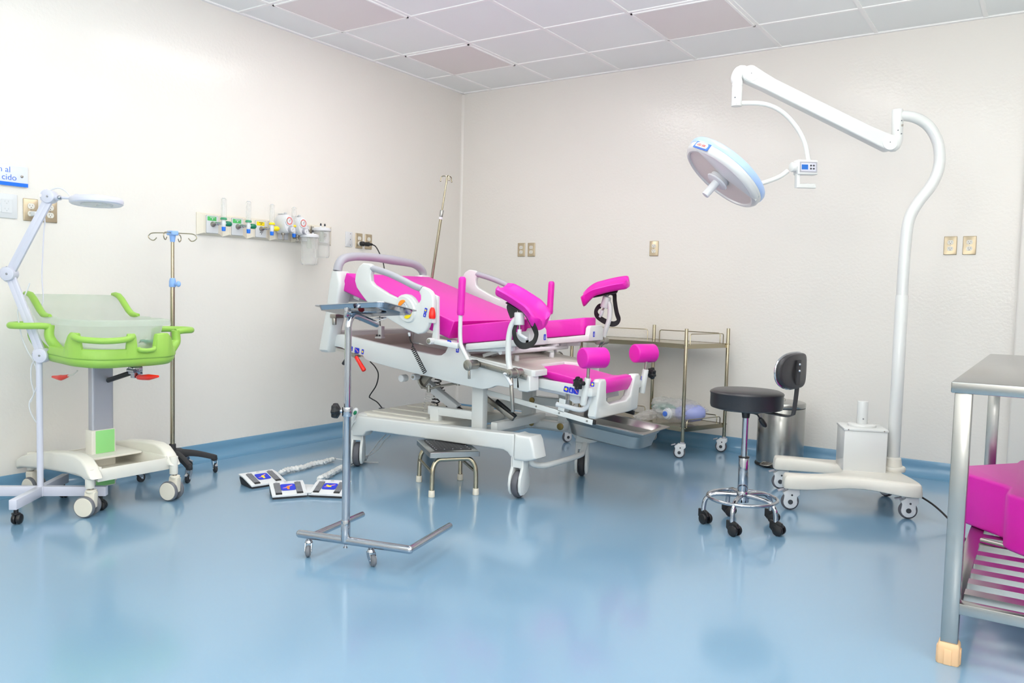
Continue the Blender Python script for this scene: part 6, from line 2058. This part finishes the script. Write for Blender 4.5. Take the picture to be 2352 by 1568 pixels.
# ------------------------------------------------------------------ drip stand with black star base
IX, IY = .236, -2.967
t = thing('drip_stand', 'thin steel drip stand with pale blue hook head and black star base', 'drip stand', (IX, IY, 0))
base_a = math.atan2(-3.003 - IY, .421 - IX)
for k in range(5):
    a = base_a + 2*PI*k/5
    if abs(k) == 2: a += R(-10)
    c, s = math.cos(a), math.sin(a)
    rr = .232 if k not in (2, 3) else .19
    l_ = MB().tube([(c*.012, s*.012, .128), (c*.07, s*.07, .126), (c*.14*rr/.232, s*.14*rr/.232, .115), (c*rr, s*rr, .088)], [.024, .022, .019, .017], 12, sub=4, prof=[(-.85, -.8), (.85, -.8), (1, -.2), (.8, .6), (.4, .85), (-.4, .85), (-.8, .6), (-1, -.2)], up=(0, 0, 1))
    l_.cyl((c*(rr - .004), s*(rr - .004), .072), (c*(rr - .004), s*(rr - .004), .1), .0185, .016, bev=.004)
    o = obj('base_leg', l_, 'rubber', t)
    m4 = Matrix.Translation((c*(rr - .004), s*(rr - .004), 0)) @ Matrix.Rotation(R(-60 + 40*k), 4, 'Z')
    f = MB()
    for sg in (-1, 1):
        f.prism([(-.014, .068), (.014, .068), (.026, .034), (.024, .018), (.014, .018), (-.012, .05)], 'y', sg*.0115 - .001, sg*.0115 + .001, mat4=m4)
    f.box(m4 @ V((0, 0, .069)), (.03, .026, .004), bev=.001)
    f.box(m4 @ V((.034, 0, .048)), (.028, .014, .004), m4.to_3x3() @ Euler((0, R(25), 0)).to_matrix())
    f.cyl(m4 @ V((.018, -.015, .024)), m4 @ V((.018, .015, .024)), .005)
    co = obj('castor', f, 'chrome', o)
    w_ = MB().lathe([(0, -.009), (.018, -.010), (.0235, -.007), (.0245, 0), (.0235, .007), (.018, .010), (0, .009)], (0, 0, 0), (0, 1, 0), 26)
    w_.bm.transform(m4 @ Matrix.Translation((.018, 0, .0247)))
    obj('wheel', w_, 'rubber', co)
obj('pole_socket', MB().cyl((0, 0, .10), (0, 0, .182), .020, .0185, bev=.003), 'rubber', t)
obj('lower_pole', MB().cyl((0, 0, .175), (0, 0, 1.10), .0125), 'gold', t)
obj('upper_pole', MB().cyl((0, 0, 1.10), (0, 0, 1.36), .0095), 'gold', t)
c_ = MB().lathe([(0, 1.082), (.017, 1.083), (.019, 1.088), (.0185, 1.115), (.015, 1.13), (.013, 1.134), (0, 1.134)], seg=24)
kd = V((.829, .2, 0)).normalized()
c_.cyl((0, 0, 1.10), kd*.034 + V((0, 0, 1.10)), .008)
c_.ball(kd*.042 + V((0, 0, 1.101)), (.0135, .0135, .0165))
obj('height_clamp', c_, 'blue', t)
h_ = MB().lathe([(0, 1.338), (.0125, 1.338), (.017, 1.37), (.018, 1.378), (.0, 1.378)], seg=20)
h_.loft([[V((x*s, y*s, z)) for x, y in rect(.062, .045, .012)] for z, s in ((1.376, .9), (1.379, 1), (1.396, 1), (1.400, .92))])
obj('hook_head', h_, 'blue', t)
hv = V((.80, .60, 0))
pv = V((-.6, .80, 0))
def hook(d, l_, drop=.0):
    z = 1.389
    return [d*.01 + V((0, 0, z)), d*(l_*.5) + V((0, 0, z - .001)), d*(l_*.86) + V((0, 0, z - .003)), d*l_ + V((0, 0, z - .012)), d*(l_ + .006) + V((0, 0, z - .027)), d*(l_ - .008) + V((0, 0, z - .041)), d*(l_ - .025) + V((0, 0, z - .043)), d*(l_ - .040) + V((0, 0, z - .028))]
for d in (hv, -hv, pv, -pv):
    obj('hook', MB().tube(hook(d, .128), .0030, 8, sub=5), 'gold', t)
